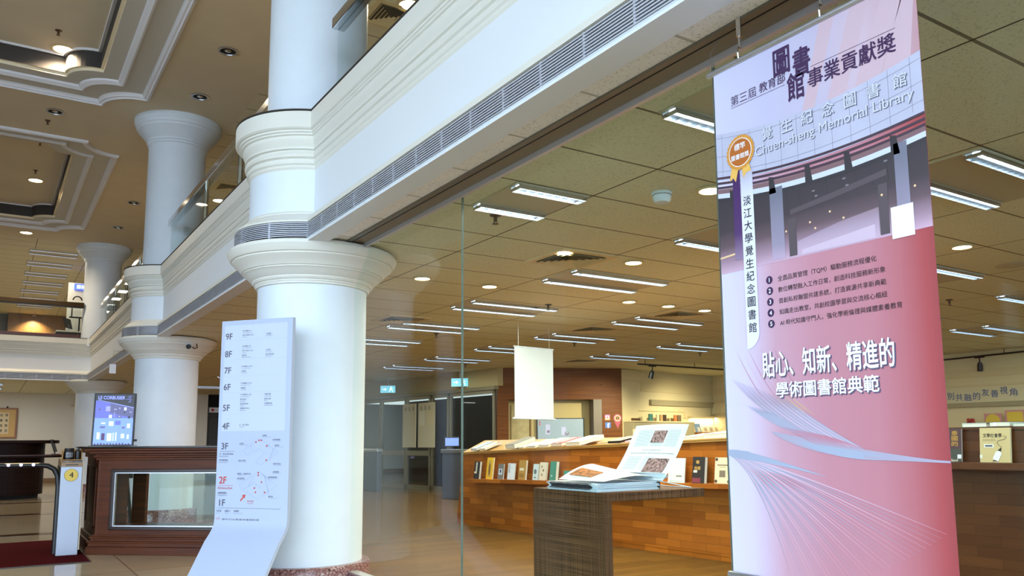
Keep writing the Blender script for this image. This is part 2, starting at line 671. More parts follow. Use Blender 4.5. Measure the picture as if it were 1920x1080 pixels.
def offset_poly(poly, d):
    """offset a closed polygon by d towards its inside (counter-clockwise order)"""
    n, out = len(poly), []
    for i in range(n):
        a, b, c = Vector(poly[i - 1]), Vector(poly[i]), Vector(poly[(i + 1) % n])
        e1, e2 = (b - a).normalized(), (c - b).normalized()
        n1, n2 = Vector((-e1.y, e1.x)), Vector((-e2.y, e2.x))
        k = (n1 + n2)
        k = k / max(0.35, k.dot(n1)) if k.length > 1e-6 else n1
        out.append((b.x + k.x * d, b.y + k.y * d))
    return out


COFF = [(-4.6, 1.67, 5.4, 13.12, 0.54), (-4.6, 1.62, 14.95, 21.75, 0.52)]
# plaster ceiling: four strips round each coffer, coffer corners filled, so the recesses stay open
mb = MB()
xa, xb = -10, 2.98
ys = [-8, 5.4, 13.12, 14.95, 21.75, 23.0]
for a, b in ((0, 1), (2, 3), (4, 5)):
    mb.box(xa, ys[a], ZU, xb, ys[b], ZU + 0.06)
for (x0, x1, y0, y1, r) in COFF:
    mb.box(xa, y0, ZU, x0, y1, ZU + 0.06)
    mb.box(x1, y0, ZU, xb, y1, ZU + 0.06)
    for cx, cyy in ((x0, y0), (x1, y0), (x1, y1), (x0, y1)):
        sx = 1 if cx == x0 else -1
        sy = 1 if cyy == y0 else -1
        pts = [(cx, cyy)] + [(cx + sx * r * math.cos(R(9 * k)), cyy + sy * r * math.sin(R(9 * k))) for k in range(11)]
        mb.prism(pts, ZU, ZU + 0.06)
struct(mb.build('ceiling_atrium', M_upceil))
ti = 2
for ci, (x0, x1, y0, y1, r) in enumerate(COFF):
    def lv(d):
        """the outline d further in; its corner notches shrink a little"""
        return coffer_outline(x0 + d, x1 - d, y0 + d, y1 - d, r - 0.2 * d)
    mb = MB()
    n = len(lv(0))

    def ring(d0, z0, d1, z1, m):
        A, B = lv(d0), lv(d1)
        vs = [(p[0], p[1], ZU + z0) for p in A] + [(p[0], p[1], ZU + z1) for p in B]
        mb.add(vs, [(i, (i + 1) % n, n + (i + 1) % n, n + i) for i in range(n)], m)
    steps = [(-0.02, 0.0, 1), (-0.02, -0.035, 1), (0.015, -0.05, 1), (0.03, -0.03, 1), (0.055, -0.03, 1), (0.075, -0.008, 1), (0.085, 0.02, 0), (0.35, 0.02, 1), (0.35, -0.01, 1),
             (0.375, -0.02, 1), (0.40, -0.005, 1), (0.43, 0.01, 1), (0.44, 0.035, 0), (0.64, 0.035, 2), (0.64, 0.075, 2), (0.68, 0.075, 3), (0.68, 0.30, 1), (0.72, 0.29, 1), (0.725, 0.32, 4)]
    for (d0, z0, m), (d1, z1, _) in zip(steps[:-1], steps[1:]):
        ring(d0, z0, d1, z1, m)
    mb.add([(p[0], p[1], ZU + 0.32) for p in lv(0.725)], [list(range(n))], 4)
    struct(mb.build('trim_%d' % ti, [M_coffer, M_mould, M_cove, M_mesh, M_upceil]))
    ti += 1

# enclosing walls
struct(MB().box(-10, 29.4, 0, 20, 29.7, 3.5).build('wall_far', M_wallw))
struct(MB().box(-10.3, 6.0, 0, -10, 38, 7).build('wall_left', mat('left_wall_stone', (150, 138, 120), 0.7)))
struct(MB().box(19, -6, 0, 19.3, 38, 7).build('wall_right', M_wallw))
struct(MB().box(2.5, -6.3, 2.7, 19, -6, 7).box(2.5, -6.3, 0, 19, -6, 0.25).box(8.0, -6.3, 0.25, 8.3, -6, 2.7).box(13.5, -6.3, 0.25, 13.8, -6, 2.7).build('wall_near', M_wallw))
struct(MB().box(-10.5, -9, ZU + 0.9, 20, 38, ZU + 1.1).build('ceiling_roof', M_upceil))

# ------------------------------------------------------------------ balcony: cornice, fascia, air grille, soffit
bal = struct(empty('wall_balcony', (0, 0, 0)))


def sweep(prof, name, m, y0=-5.0, xe=-10.0):
    mb = MB()
    q = len(prof)
    vs = [(2.08 - o, y0, z) for o, z in prof] + [(2.08 - o, YF - o, z) for o, z in prof] + [(xe, YF - o, z) for o, z in prof]
    fs = []
    for s in range(2):
        for t in range(q - 1):
            fs.append((s * q + t, s * q + t + 1, (s + 1) * q + t + 1, (s + 1) * q + t))
    mb.add(vs, fs, 0, True)
    return mb.build(name, m, bal, sharp=22)


CORN = [(-0.30, 3.66), (-0.30, 3.785), (0.07, 3.785), (0.08, 3.775), (0.08, 3.645), (0.072, 3.635), (0.062, 3.632), (0.062, 3.618),
        (0.052, 3.612), (0.052, 3.600), (0.040, 3.594), (0.042, 3.57), (0.036, 3.545), (0.026, 3.525), (0.022, 3.512), (0.030, 3.508),
        (0.030, 3.494), (0.016, 3.488), (0.016, 3.478), (0.026, 3.470), (0.030, 3.450), (0.026, 3.430), (0.012, 3.420), (0.012, 3.408),
        (0.020, 3.402), (0.018, 3.380), (0.008, 3.368), (0.008, 3.352), (0.0, 3.335)]
sweep(CORN, 'cornice', M_plaster)
sweep([(0.06, 3.786), (0.082, 3.786), (0.082, 3.794), (-0.30, 3.794)], 'cap_edge', mat('slab_edge', (58, 48, 40), 0.6))
sweep([(0.0, 3.336), (0.0, 2.972)], 'fascia', M_fascia)
sweep([(0.0, 2.975), (0.012, 2.965), (0.016, 2.955), (0.03, 2.95), (0.045, 2.93), (0.07, 2.918), (0.078, 2.912), (0.078, 2.878), (0.03, 2.872)], 'band', M_plaster)
sweep([(0.03, 2.873), (0.03, 2.745)], 'grille_back', M_dark)
sweep([(0.03, 2.746), (0.085, 2.742), (0.09, 2.737), (0.082, 2.731), (0.09, 2.725), (0.09, 2.712), (-0.06, 2.712), (-0.06, 2.75)], 'soffit', M_fascia)
mb = MB()
for k in range(8):
    z = 2.760 + k * 0.0148
    for (o0, o1) in ((0.055, 0.073),):
        prof = [(o0, z), (o1, z - 0.004), (o1, z + 0.003), (o0, z + 0.0065)]
        q = 4
        vs = [(2.08 - o, -5, zz) for o, zz in prof] + [(2.08 - o, YF - o, zz) for o, zz in prof] + [(-10, YF - o, zz) for o, zz in prof]
        mb.add(vs, [(s * q + t, s * q + (t + 1) % q, (s + 1) * q + (t + 1) % q, (s + 1) * q + t) for s in range(2) for t in range(q)], 0)
for i in range(86):
    y = -4.9 + i * 0.325
    if y < YF:
        mb.box(2.08 - 0.07, y, 2.748, 2.08 - 0.03, y + 0.014, 2.873)
for i in range(36):
    x = 1.9 - i * 0.325
    mb.box(x, YF - 0.07, 2.748, x + 0.014, YF - 0.03, 2.873)
mb.build('air_grille', M_grille, bal)

# ------------------------------------------------------------------ columns
UPCAP = [(0.42, 5.78), (0.44, 5.79), (0.44, 5.82), (0.455, 5.83), (0.455, 5.86), (0.47, 5.88), (0.50, 5.92), (0.55, 5.98), (0.59, 6.02), (0.60, 6.05), (0.615, 6.06), (0.625, 6.10), (0.64, 6.12), (0.645, 6.2)]
LOCAP = [(0.45, 2.42), (0.47, 2.425), (0.472, 2.44), (0.478, 2.445), (0.478, 2.455), (0.49, 2.46), (0.50, 2.475), (0.50, 2.485), (0.515, 2.492),
         (0.54, 2.52), (0.565, 2.54), (0.572, 2.543), (0.572, 2.55), (0.585, 2.555), (0.60, 2.575), (0.625, 2.60), (0.65, 2.62), (0.66, 2.63), (0.66, 2.64), (0.675, 2.645),
         (0.69, 2.665), (0.70, 2.69), (0.705, 2.70), (0.705, 2.712), (0.69, 2.715), (0.69, 2.73), (0.655, 2.745), (0.3, 2.745)]


def column(name, y, full, label):
    t = empty(name, (XC, y, 0), 0, label, 'column')
    t['kind'] = 'thing'
    MB().lathe([(0.0, 0.0), (0.515, 0.0), (0.515, 0.185), (0.505, 0.2), (0.3, 0.2)], 64).build('plinth', M_granite, t)
    MB().lathe([(0.45, 0.2), (0.45, 2.44)], 72).build('shaft', M_white, t)
    MB().lathe(LOCAP, 72).build('capital', M_plaster, t, sharp=24)
    MB().lathe([(0.42, 3.6), (0.42, 5.8)], 72).build('upper_shaft', M_white, t)
    MB().lathe(UPCAP, 72).build('upper_capital', M_white, t, sharp=24)
    if full:
        MB().lathe([(0.54, 2.93), (0.54, 3.40)], 64).build('drum', M_white, t)
        rings = [(0.54, 2.99), (0.545, 2.985), (0.555, 2.975), (0.555, 2.965), (0.575, 2.955), (0.60, 2.93), (0.63, 2.905), (0.65, 2.89), (0.65, 2.875), (0.6, 2.868)]
        MB().lathe(rings, 64).build('neck_moulding', M_plaster, t, sharp=24)
        mb = MB().lathe([(0.61, 2.745), (0.61, 2.875)], 64, m=1)
        for k in range(8):
            z = 2.760 + k * 0.0148
            mb.lathe([(0.632, z), (0.65, z - 0.004), (0.65, z + 0.003), (0.632, z + 0.0065)], 64)
        for k in range(12):
            a = R(30 * k + 9)
            mb.box(0.61, -0.007, 2.747, 0.645, 0.007, 2.873, 0, Matrix.Rotation(a, 4, 'Z'))
        mb.build('ring_grille', [M_grille, M_dark], t)
        cr = [(0.3, 3.785)] + [(0.54 + o * 1.62, z) for o, z in CORN[2:]]
        MB().lathe(cr, 72).build('ring_cornice', M_plaster, t, sharp=22)
        MB().lathe([(0.43, 3.794), (0.672, 3.794), (0.672, 3.786), (0.43, 3.786)], 72).build('cap_edge', mat('slab_edge', (58, 48, 40), 0.6), t)
    return t


column('column', 6.73, True, 'nearest round white column, behind the floor directory')
column('column', 13.45, True, 'middle round white column behind the counter screen')
c3 = column('column', 23.2, False, 'farthest round white column, in the balcony corner')
# the opposite side of the atrium, which the glass mirrors
for y in (9.5, 16.2):
    c = copy_tree(c3)
    c.location = (-6.4, y, 0)
    c['kind'] = 'structure'
    del c['label'], c['category']
struct(MB().box(-10, 7, 2.7, -6.6, 23, 3.8).build('wall_balcony_opposite', M_fascia))

# ------------------------------------------------------------------ glass partition
mb = MB()
mb.box(2.475, 4.494, 0.14, 2.487, 6.36, 2.735)
g1 = struct(mb.build('window_1', [M_glass]))
mb = MB()
mb.box(2.475, 2.30, 0.14, 2.487, 4.486, 2.735)
struct(mb.build('window_2', [M_glass]))
mb = MB()
mb.box(2.475, -5.9, 0.14, 2.487, 2.292, 2.735)
struct(mb.build('window_3', [M_glass]))
mb = MB()
mb.box(2.474, 4.4882, 0.14, 2.488, 4.4918, 2.735)
mb.box(2.474, 2.2935, 0.14, 2.488, 2.2985, 2.735)
struct(mb.build('trim_4', M_edge))
mb = MB()
mb.box(2.445, -5.9, 0.0, 2.515, 6.40, 0.14)
mb.box(2.440, -5.9, 0.135, 2.520, 6.40, 0.15, 1)
struct(mb.build('trim_5', [M_granite, M_alu]))
mb = MB()
mb.box(2.30, -5.9, 2.738, 2.335, 6.2, 2.75, 0)          # metal edge of the soffit tiles
mb.box(2.335, -5.9, 2.744, 2.350, 6.2, 2.75, 1)         # shadow gap
mb.box(2.350, -5.9, 2.741, 2.362, 6.2, 2.75, 0)
mb.box(2.362, -5.9, 2.746, 2.45, 6.3, 2.75, 2)          # brown strip
mb.box(2.45, -5.9, 2.715, 2.4745, 6.38, 2.75, 3)          # head rail
mb.box(2.488, -5.9, 2.735, 2.50, 6.38, 2.75, 1)
struct(mb.build('trim_6', [mat('soffit_metal', (120, 118, 112), 0.4, 0.5), M_dark, mat('brown_strip', (132, 120, 100), 0.6), mat('head_rail', (206, 208, 216), 0.35, 0.5)]))

# ------------------------------------------------------------------ balcony railings
def railing(name, y0, y1, label):
    t = empty(name, (2.12, y0, 3.785), 0, label, 'railing', 'glass railings along the balcony')
    L = y1 - y0
    mb = MB().box(-0.05, 0, 0.60, 0.05, L, 0.69)
    mb.build('handrail', M_chrome, t, bevel=0.008)
    n = max(1, round(L / 1.6))
    mb = MB()
    for k in range(n):
        mb.box(-0.006, 0.02 + k * L / n, 0.0, 0.006, (k + 1) * L / n - 0.02, 0.60)
    mb.build('glass_panel', M_rglass, t)
    for k in range(1, n + 1):
        y = L - 2.2 - (k - 1) * 1.7
        if y < 0.3:
            continue
        MB().tube([(0.03, y, 0.0), (0.03, y, 0.6)], 0.03, 14).build('post', M_chrome, t)
    return t


railing('railing', -4.5, 5.88, 'steel and glass railing on the balcony right of the nearest column')
railing('railing', 7.55, 12.83, 'steel and glass railing on the balcony between nearest and middle column')
railing('railing', 14.3, 21.6, 'steel and glass railing on the balcony between middle and farthest column')
t = empty('railing', (-6, 23.02, 3.785), 0, 'long brown-topped railing on the far balcony facing the hall', 'railing', 'glass railings along the balcony')
MB().box(0, -0.05, 0.80, 7.85, 0.05, 0.91).build('handrail', [mat('bronze_rail', (120, 96, 70), 0.15, 0.9)], t, bevel=0.008)
MB().box(0, -0.05, 0.775, 7.85, 0.05, 0.80).build('rail_underside', M_black, t)
MB().box(0, -0.006, 0.0, 7.8, 0.006, 0.78).build('glass_panel', M_rglass, t)
MB().box(0, -0.03, 0.0, 7.8, 0.03, 0.09).build('base_channel', M_deskedge, t)

# ------------------------------------------------------------------ luminaires
ORD = ['first', 'second', 'third', 'fourth', 'fifth', 'sixth', 'seventh', 'eighth', 'ninth', 'tenth', 'eleventh', 'twelfth']


def area_lamp(parent, loc, sx, sy, w, rgb):
    l = bpy.data.lights.new('lamp', 'AREA')
    l.shape = 'RECTANGLE'
    l.size, l.size_y = sx, sy
    l.energy = w
    l.color = rgb
    o = bpy.data.objects.new('lamp', l)
    COL.objects.link(o)
    o.parent = parent
    o.location = loc
    return o


def luminaire(L, warm=(1.0, 0.94, 0.83), W=FIX_W, bright=True):
    t = empty('ceiling_light', (0, 0, ZL))
    mb = MB()
    w = L / 2
    mb.box(-w, -0.30, -0.006, w, 0.30, 0.0)
    for s in (-1, 1):
        mb.box(-w + 0.01, s * 0.24 - 0.056, -0.012, w - 0.01, s * 0.24 - 0.050, -0.002)
        mb.box(-w + 0.01, s * 0.24 + 0.050, -0.012, w - 0.01, s * 0.24 + 0.056, -0.002)
    mb.build('housing', M_panelw, t)
    for s in (-1, 1):
        mb = MB()
        mb.box(-w + 0.02, s * 0.24 - 0.048, -0.008, w - 0.02, s * 0.24 + 0.048, -0.0065, 0)
        mb.tube([(-w + 0.03, s * 0.24, -0.013), (w - 0.03, s * 0.24, -0.014)], 0.010, 8, 1)
        o = mb.build('tube', [mat('luminaire_reflector', (225, 230, 240), 0.25, 0.6, emit=0.12), M_tube] if bright else [mat('dim_reflector', (200, 206, 214), 0.3, 0.5), mat('dim_tube', (214, 220, 232), 0.4, emit=0.9)], t)
        mb = MB()
        n = max(6, round(L / 0.068))
        for k in range(n + 1):
            x = -w + 0.025 + k * (L - 0.05) / n
            mb.box(x - 0.002, s * 0.24 - 0.048, -0.036, x + 0.002, s * 0.24 + 0.048, -0.016)
        for e in (-1, 1):
            mb.box(-w + 0.02, s * 0.24 + e * 0.048 - 0.002, -0.036, w - 0.02, s * 0.24 + e * 0.048 + 0.002, -0.008)
        mb.build('louvre', M_louvre, t)
    area_lamp(t, (0, 0, -0.05), L * 0.95, 0.5, W * L / 1.2, warm)
    return t


long_l = luminaire(1.2)
short_l = luminaire(0.57)
rows = [2.53, 4.40, 6.28, 8.20, 10.08, 11.95, 13.90, 15.85]
cols = [(0, 2.94, (0, 1)), (1, 5.12, (0, 1, 2, 3, 4, 5)), (2, 7.58, (0, 1, 3, 4, 5, 6, 7)), (3, 10.12, (1, 2, 4, 5)), (4, 12.5, (1, 2))]
first = {True: long_l, False: short_l}
for ci, x, rr in cols:
    for k, ri in enumerate(rr):
        lg = ci > 0
        o = first[lg] if first[lg].get('label') is None else copy_tree(first[lg])
        o.location = (x, rows[ri], ZL)
        tag(o, '%s twin-tube ceiling light, %s in its line from the right, %s line behind the glass' % ('short' if not lg else 'long', ORD[k], ORD[ci]), 'ceiling light', 'twin tube ceiling lights of the library')

# lower ceiling of the hall behind the far balcony, and the open passage
for k, (x, y) in enumerate(((-0.3, 25.2), (-0.3, 27.0), (5.12, 20.0), (5.12, 24.0))):
    o = copy_tree(long_l)
    o.location = (x, y, ZL)
    tag(o, ['twin-tube ceiling light above the dark reception desk, nearer one', 'twin-tube ceiling light above the dark reception desk, farther one',
            'twin-tube ceiling light over the passage between the nearest two columns', 'farthest twin-tube ceiling light over the passage by the black door'][k], 'ceiling light', 'twin tube ceiling lights of the library')
# upper storey, beyond the far balcony
pale = luminaire(1.14, (1.0, 0.92, 0.76), FIX_W * 0.75, False)
for k in range(7):
    o = pale if k == 0 else copy_tree(pale)
    o.location = (1.19, 24.4 + k * 0.80 if k < 5 else 24.4 + k * 0.74, ZU)
    o.location.y = 24.5 + k * 1.62
    tag(o, 'upper-storey twin-tube ceiling light, %s of seven going back' % ORD[k], 'ceiling light', 'upper storey ceiling lights in a column')


def downlight(z, glow=True, r=0.075):
    t = empty('downlight', (0, 0, z))
    MB().lathe([(r, 0.0), (r * 1.25, -0.004), (r * 1.28, -0.012), (r * 1.0, -0.014), (r * 0.96, 0.0)], 28).build('trim_ring', M_vent if glow else M_alu, t)
    if glow:
        MB().lathe([(0.0, -0.016), (r * 0.7, -0.014), (r * 0.97, -0.005)], 24).build('lens', M_led, t)
    else:
        MB().lathe([(0.0, -0.001), (r * 0.97, -0.001)], 24).build('reflector', M_dark, t)
        MB().lathe([(0.0, -0.012), (r * 0.3, -0.010), (r * 0.42, -0.002)], 16).build('lamp', M_chrome, t)
    return t


def spot(parent, w, rgb=(1.0, 0.72, 0.40), ang=130):
    l = bpy.data.lights.new('bulb', 'SPOT')
    l.energy = w
    l.color = rgb
    l.spot_size = R(ang)
    l.spot_blend = 0.8
    l.shadow_soft_size = 0.06
    o = bpy.data.objects.new('bulb', l)
    COL.objects.link(o)
    o.parent = parent
    o.location = (0, 0, -0.03)
    return o


dl = downlight(ZL)
spot(dl, DOWN_W * 5)
spots = [(3.80, 3.58, 'right of the smoke detector'), (4.01, 5.48, 'beside the square air vent'), (4.79, 5.48, 'right of the square air vent'), (3.48, 7.11, 'nearest the first column'),
         (4.26, 7.13, 'just right of the glass joint'), (6.13, 7.11, 'left of the far row of three'), (6.74, 7.10, 'middle of the far row of three'), (7.36, 7.11, 'right of the far row of three'), (6.77, 3.57, 'right of the pink banner')]
for k, (x, y, w) in enumerate(spots):
    o = dl if k == 0 else copy_tree(dl)
    o.location = (x, y, ZL)
    tag(o, 'lit round downlight in the library ceiling, ' + w, 'downlight', 'lit downlights in the library ceiling')
# dark and lit downlights of the hall ceiling
dk = downlight(ZU, False, 0.10)
for k, (x, y, w) in enumerate(((2.30, 10.44, 'nearest the big column, just left of it'), (2.30, 12.1, 'in front of the middle column'), (0.56, 13.84, 'between the two ceiling coffers'),
                               (2.28, 18.4, 'behind the middle column'), (2.27, 20.75, 'before the farthest column'))):
    o = dk if k == 0 else copy_tree(dk)
    o.location = (x, y, ZU)
    tag(o, 'unlit silver downlight in the plaster ceiling, ' + w, 'downlight', 'unlit downlights in the hall ceiling')
lit = downlight(ZU + 0.32, True, 0.125)
spot(lit, DOWN_W * 13, (1.0, 0.80, 0.55), 150)
for k, (x, y, z, w) in enumerate(((0.545, 12.25, ZU + 0.32, 'in the nearer ceiling coffer'), (0.51, 18.9, ZU + 0.32, 'in the farther ceiling coffer'), (0.49, 22.4, ZU, 'above the far balcony'),
                                  (3.76, 17.3, ZU, 'seen over the railing beside the big column'), (3.80, 8.15, ZU, 'at the top edge beside the upper air vent'))):
    o = lit if k == 0 else copy_tree(lit)
    o.location = (x, y, z)
    o.name = 'downlight'
    tag(o, 'large lit downlight ' + w, 'downlight', 'lit downlights of the upper ceilings')


def sprinkler(z):
    t = empty('sprinkler', (0, 0, z))
    MB().lathe([(0.0, 0.0), (0.042, -0.001), (0.04, -0.008), (0.014, -0.012), (0.012, -0.05), (0.0, -0.05)], 20).build('escutcheon', M_brass, t)
    mb = MB().lathe([(0.0, -0.062), (0.024, -0.064), (0.024, -0.067), (0.0, -0.067)], 16)
    for s in (-1, 1):
        mb.tube([(s * 0.012, 0, -0.045), (s * 0.014, 0, -0.056), (0, 0, -0.064)], 0.003, 6)
    mb.build('deflector', M_brass, t)
    return t


sp = sprinkler(ZL)
for k, (x, y, z, w) in enumerate(((2.93, 4.82, ZL, 'below the nearest short ceiling light'), (5.49, 10.73, ZL, 'left of the glass joint'), (8.0, 10.67, ZL, 'above the white hanging sheet'), (5.45, 7.77, ZL, 'at the end of a tube light right of the glass joint'),
                                  (11.0, 10.78, ZL, 'above the track spotlights'), (8.25, 14.8, ZL, 'before the glass doors'), (5.6, 14.6, ZL, 'left of the floor directory'), (9.3, 5.1, ZL, 'right of the pink banner'),
                                  (0.49, 14.3, ZU, 'between the two coffers, on plaster'), (0.47, 16.4, ZU + 0.32, 'near end of the farther coffer'), (0.48, 18.2, ZU + 0.32, 'beside the lamp of the farther coffer'), (0.45, 11.7, ZU + 0.32, 'beside the lamp of the nearer coffer'), (3.29, 12.3, ZU, 'on the upper tiles beside the big column'))):
    o = sp if k == 0 else copy_tree(sp)
    o.location = (x, y, z)
    tag(o, 'small bronze ceiling sprinkler ' + w, 'sprinkler', 'bronze ceiling sprinklers')


def vent(z):
    t = empty('air_vent', (0, 0, z))
    mb = MB()
    a = 0.30
    mb.box(-a, -a, -0.012, a, -0.225, 0.0)
    mb.box(-a, 0.225, -0.012, a, a, 0.0)
    mb.box(-a, -0.225, -0.012, -0.225, 0.225, 0.0)
    mb.box(0.225, -0.225, -0.012, a, 0.225, 0.0)
    mb.build('frame', M_vent, t)
    MB().box(-0.225, -0.225, -0.004, 0.225, 0.225, 0.0).build('throat', M_ventd, t)
    mb = MB()
    for k, r in enumerate((0.225, 0.18, 0.135, 0.09, 0.045)):
        zz = -0.006
        vs = []
        for q, h in ((r, zz - 0.020), (r - 0.026, zz - 0.002)):
            vs += [(-q, -q, h), (q, -q, h), (q, q, h), (-q, q, h)]
        mb.add(vs, [(i, (i + 1) % 4, 4 + (i + 1) % 4, 4 + i) for i in range(4)])
    mb.build('louvre_blades', M_vent, t)
    return t


av = vent(ZL)
for k, (x, y, z, w) in enumerate(((4.22, 5.66, ZL, 'with a downlight in front, centre of the library ceiling'), (4.45, 9.70, ZL, 'just right of the first column'), (7.34, 7.55, ZL, 'left of the pink banner'),
                                  (7.25, 9.2, ZL, 'above the white hanging sheet'), (9.9, 13.0, ZL, 'above the wood portal'), (3.73, 16.3, ZU, 'on the upper tiles behind the railing left of the big column'), (3.72, 8.5, ZU, 'on the upper tiles at the top of the picture'))):
    o = av if k == 0 else copy_tree(av)
    o.location = (x, y, z)
    tag(o, 'square louvred air vent ' + w, 'air vent', 'square ceiling air vents')
t = empty('smoke_detector', (3.58, 3.80, ZL), 0, 'round white smoke detector on the library ceiling', 'smoke detector')
MB().lathe([(0.065, 0), (0.068, -0.012), (0.062, -0.018)], 32).build('base', M_white, t)
MB().lathe([(0.056, -0.018), (0.060, -0.022), (0.058, -0.048), (0.045, -0.066), (0.0, -0.070)], 32).build('cap', M_white, t)
MB().lathe([(0.0575, -0.03), (0.0585, -0.031), (0.0585, -0.039), (0.0575, -0.04)], 32).build('slots', M_ventd, t)
t = tag(MB().lathe([(0.0, -0.02), (0.10, -0.014), (0.155, -0.004), (0.16, 0.0)], 36).build('ceiling_speaker', M_panelw), 'flat round ceiling speaker right of the pink banner', 'speaker')
t.location = (7.94, 3.72, ZL)

# track with spotlights, in the library
for nm, a, b, sp_at, lab in (('a', (10.85, 12.25), (13.9, 12.35), (0.05, 1.0), 'black track with spotlights left of the pink banner'), ('b', (15.55, 8.95), (15.1, 6.0), (0.30,), 'black track with spotlights right of the pink banner')):
    A, B = Vector((*a, 2.64)), Vector((*b, 2.64))
    t = empty('track_light', A, math.atan2(B.y - A.y, B.x - A.x), lab, 'track light', 'black spotlight tracks')
    L = (B - A).length
    MB().box(-0.1, -0.018, 0, L, 0.018, 0.03).build('track', M_blackm, t)
    for u in (0.1, L * 0.5, L - 0.2):
        MB().tube([(u, 0, 0.03), (u, 0, 0.11)], 0.006, 8).build('hanger', M_blackm, t)
    for q in sp_at:
        u = min(L - 0.1, 0.15 + q * (L - 0.15))
        h = MB().tube([(u, 0, 0.0), (u, 0, -0.13)], 0.012, 10)
        h.box(u - 0.09, -0.02, -0.02, u + 0.09, 0.02, 0.0)
        hd = h.build('adapter', M_blackm, t)
        MB().tube([(u, 0, -0.10), (u - 0.01, 0.01, -0.15), (u - 0.03, 0.03, -0.26)], [0.03, 0.048, 0.048], 16).build('spot_head', M_black, hd)
        if nm == 'b':
            continue
        l = bpy.data.lights.new('track_bulb', 'SPOT')
        l.energy, l.color, l.spot_size, l.spot_blend, l.shadow_soft_size = 320, (1, 0.84, 0.58), R(100), 0.9, 0.05
        o = bpy.data.objects.new('track_bulb', l)
        COL.objects.link(o)
        o.parent = hd
        o.location = (u - 0.04, 0.05, -0.33)
        o.rotation_euler = (R(52), 0, 0) if nm == 'a' else (R(52), 0, R(0))

# ------------------------------------------------------------------ floor directory (white curved stand)
ang = math.atan2(-0.7843, 0.6203)
t = empty('floor_directory', (1.4677, 6.4749, 0), ang, 'tall white floor directory board curving onto the floor, before the nearest column', 'sign')
W, ZT = 0.634, 2.085


def dz(v):
    return ZT - v


prof = [(0.0, ZT), (0.0, 0.60), (-0.006, 0.555), (-0.022, 0.525), (-0.05, 0.49), (-0.10, 0.44)]
prof += [(-0.10 - 0.035 * k, 0.44 - 0.0475 * k) for k in range(1, 8)] + [(-0.43, 0.05), (-0.53, 0.012), (-0.62, 0.004)]
back = [(p[0] + 0.035, p[1]) for p in prof[:2]] + [(p[0] + 0.032, p[1] - 0.008) for p in prof[2:-2]] + [(-0.53, 0.0), (-0.62, 0.0)]
# side profile pushed through the board's width
MB().prism([(p[0], p[1]) for p in prof] + [(p[0], p[1]) for p in back[::-1]], 0.0, W, 'yz', 0, True).build('board', mat('directory_board', (178, 190, 216), 0.4, spec=0.3), t, sharp=40)
M_dirp = mat('directory_panel', (192, 203, 226), 0.35, spec=0.3)
mb = MB().rect(0.03, dz(0.842), 0.59, dz(0.034), 0.0008)
for v in (0.152, 0.298, 0.426, 0.552, 0.710):
    mb.rect(0.03, dz(v + 0.0012), 0.59, dz(v - 0.0012), 0.0012, 1)
mb.rect(0.03, dz(0.036), 0.59, dz(0.034), 0.0012, 1)
mb.build('panel_insert', [M_dirp, mat('panel_line', (180, 196, 218), 0.6)], t)
mb = MB()
for v, s in ((0.121, '9F'), (0.256, '8F'), (0.382, '7F'), (0.508, '6F'), (0.666, '5F'), (0.803, '4F'), (0.953, '3F'), (1.372, '1F')):
    text(mb, s, 0.039, dz(v), h=0.047, d=0.0016, bold=0.012)
mb.rect(0.024, dz(0.9925), 0.158, dz(0.9905), 0.0016)
mb.rect(0.015, dz(1.411), 0.576, dz(1.409), 0.0016)
mb.build('floor_numbers', M_inkg, t)
mb = MB()
text(mb, '2F', 0.030, dz(1.205), h=0.050, d=0.0016, bold=0.012)
mb.rect(0.022, dz(1.2455), 0.156, dz(1.2435), 0.0016)
text(mb, 'Entrance/Exit', 0.022, dz(1.263), h=0.018, w=0.128, d=0.0016)
mb.prism([(0.222, dz(1.352)), (0.249, dz(1.325)), (0.238, dz(1.316)), (0.268, dz(1.308)), (0.262, dz(1.340)), (0.255, dz(1.331)), (0.229, dz(1.360))], -0.0016, -0.0012, 'xz')
text(mb, '現在位置', 0.285, dz(1.358), h=0.013, d=0.0016)
text(mb, 'You are here', 0.285, dz(1.374), h=0.007, d=0.0016)
for cx, v in ((0.372, 0.912), (0.392, 0.912), (0.345, 0.925), (0.44, 0.953), (0.44, 1.058), (0.375, 1.15), (0.375, 1.168), (0.405, 1.218), (0.345, 1.262), (0.355, 1.292), (0.435, 1.292)):
    mb.rect(cx - 0.006, dz(v + 0.005), cx + 0.006, dz(v - 0.005), 0.0016)
mb.build('red_print', M_inkr, t)
mb = MB()
COLA = [(0.088, '西文圖書(N-Z)', 'Western Language Collections'), (0.121, '研究小間(901-967)', 'Study Carrels'),
        (0.205, '西文圖書(A-M)', 'Western Language Collections'), (0.240, '研究小間(811-867)', 'Study Carrels'), (0.274, '館長室', 'Office of the Director'),
        (0.360, '中文圖書(576-999)', 'Chinese Language Collections'), (0.395, '討論室', 'Group Study Room'),
        (0.487, '中文圖書(170-575)', 'Chinese Language Collections'), (0.522, '討論室', 'Group Study Room'),
        (0.573, '中文圖書(001-169)', 'Chinese Language Collections'), (0.608, '學位論文', 'Dissertations'), (0.642, '本校學位所', 'Archives'), (0.676, '視聽資訊中心', 'Media Center'),
        (0.800, '中、西文期刊', 'Periodicals')]
for v, a, b in COLA:
    text(mb, a, 0.192, dz(v - 0.004), h=0.0135, d=0.0016)
    text(mb, b, 0.192, dz(v + 0.011), h=0.0065, d=0.0016)
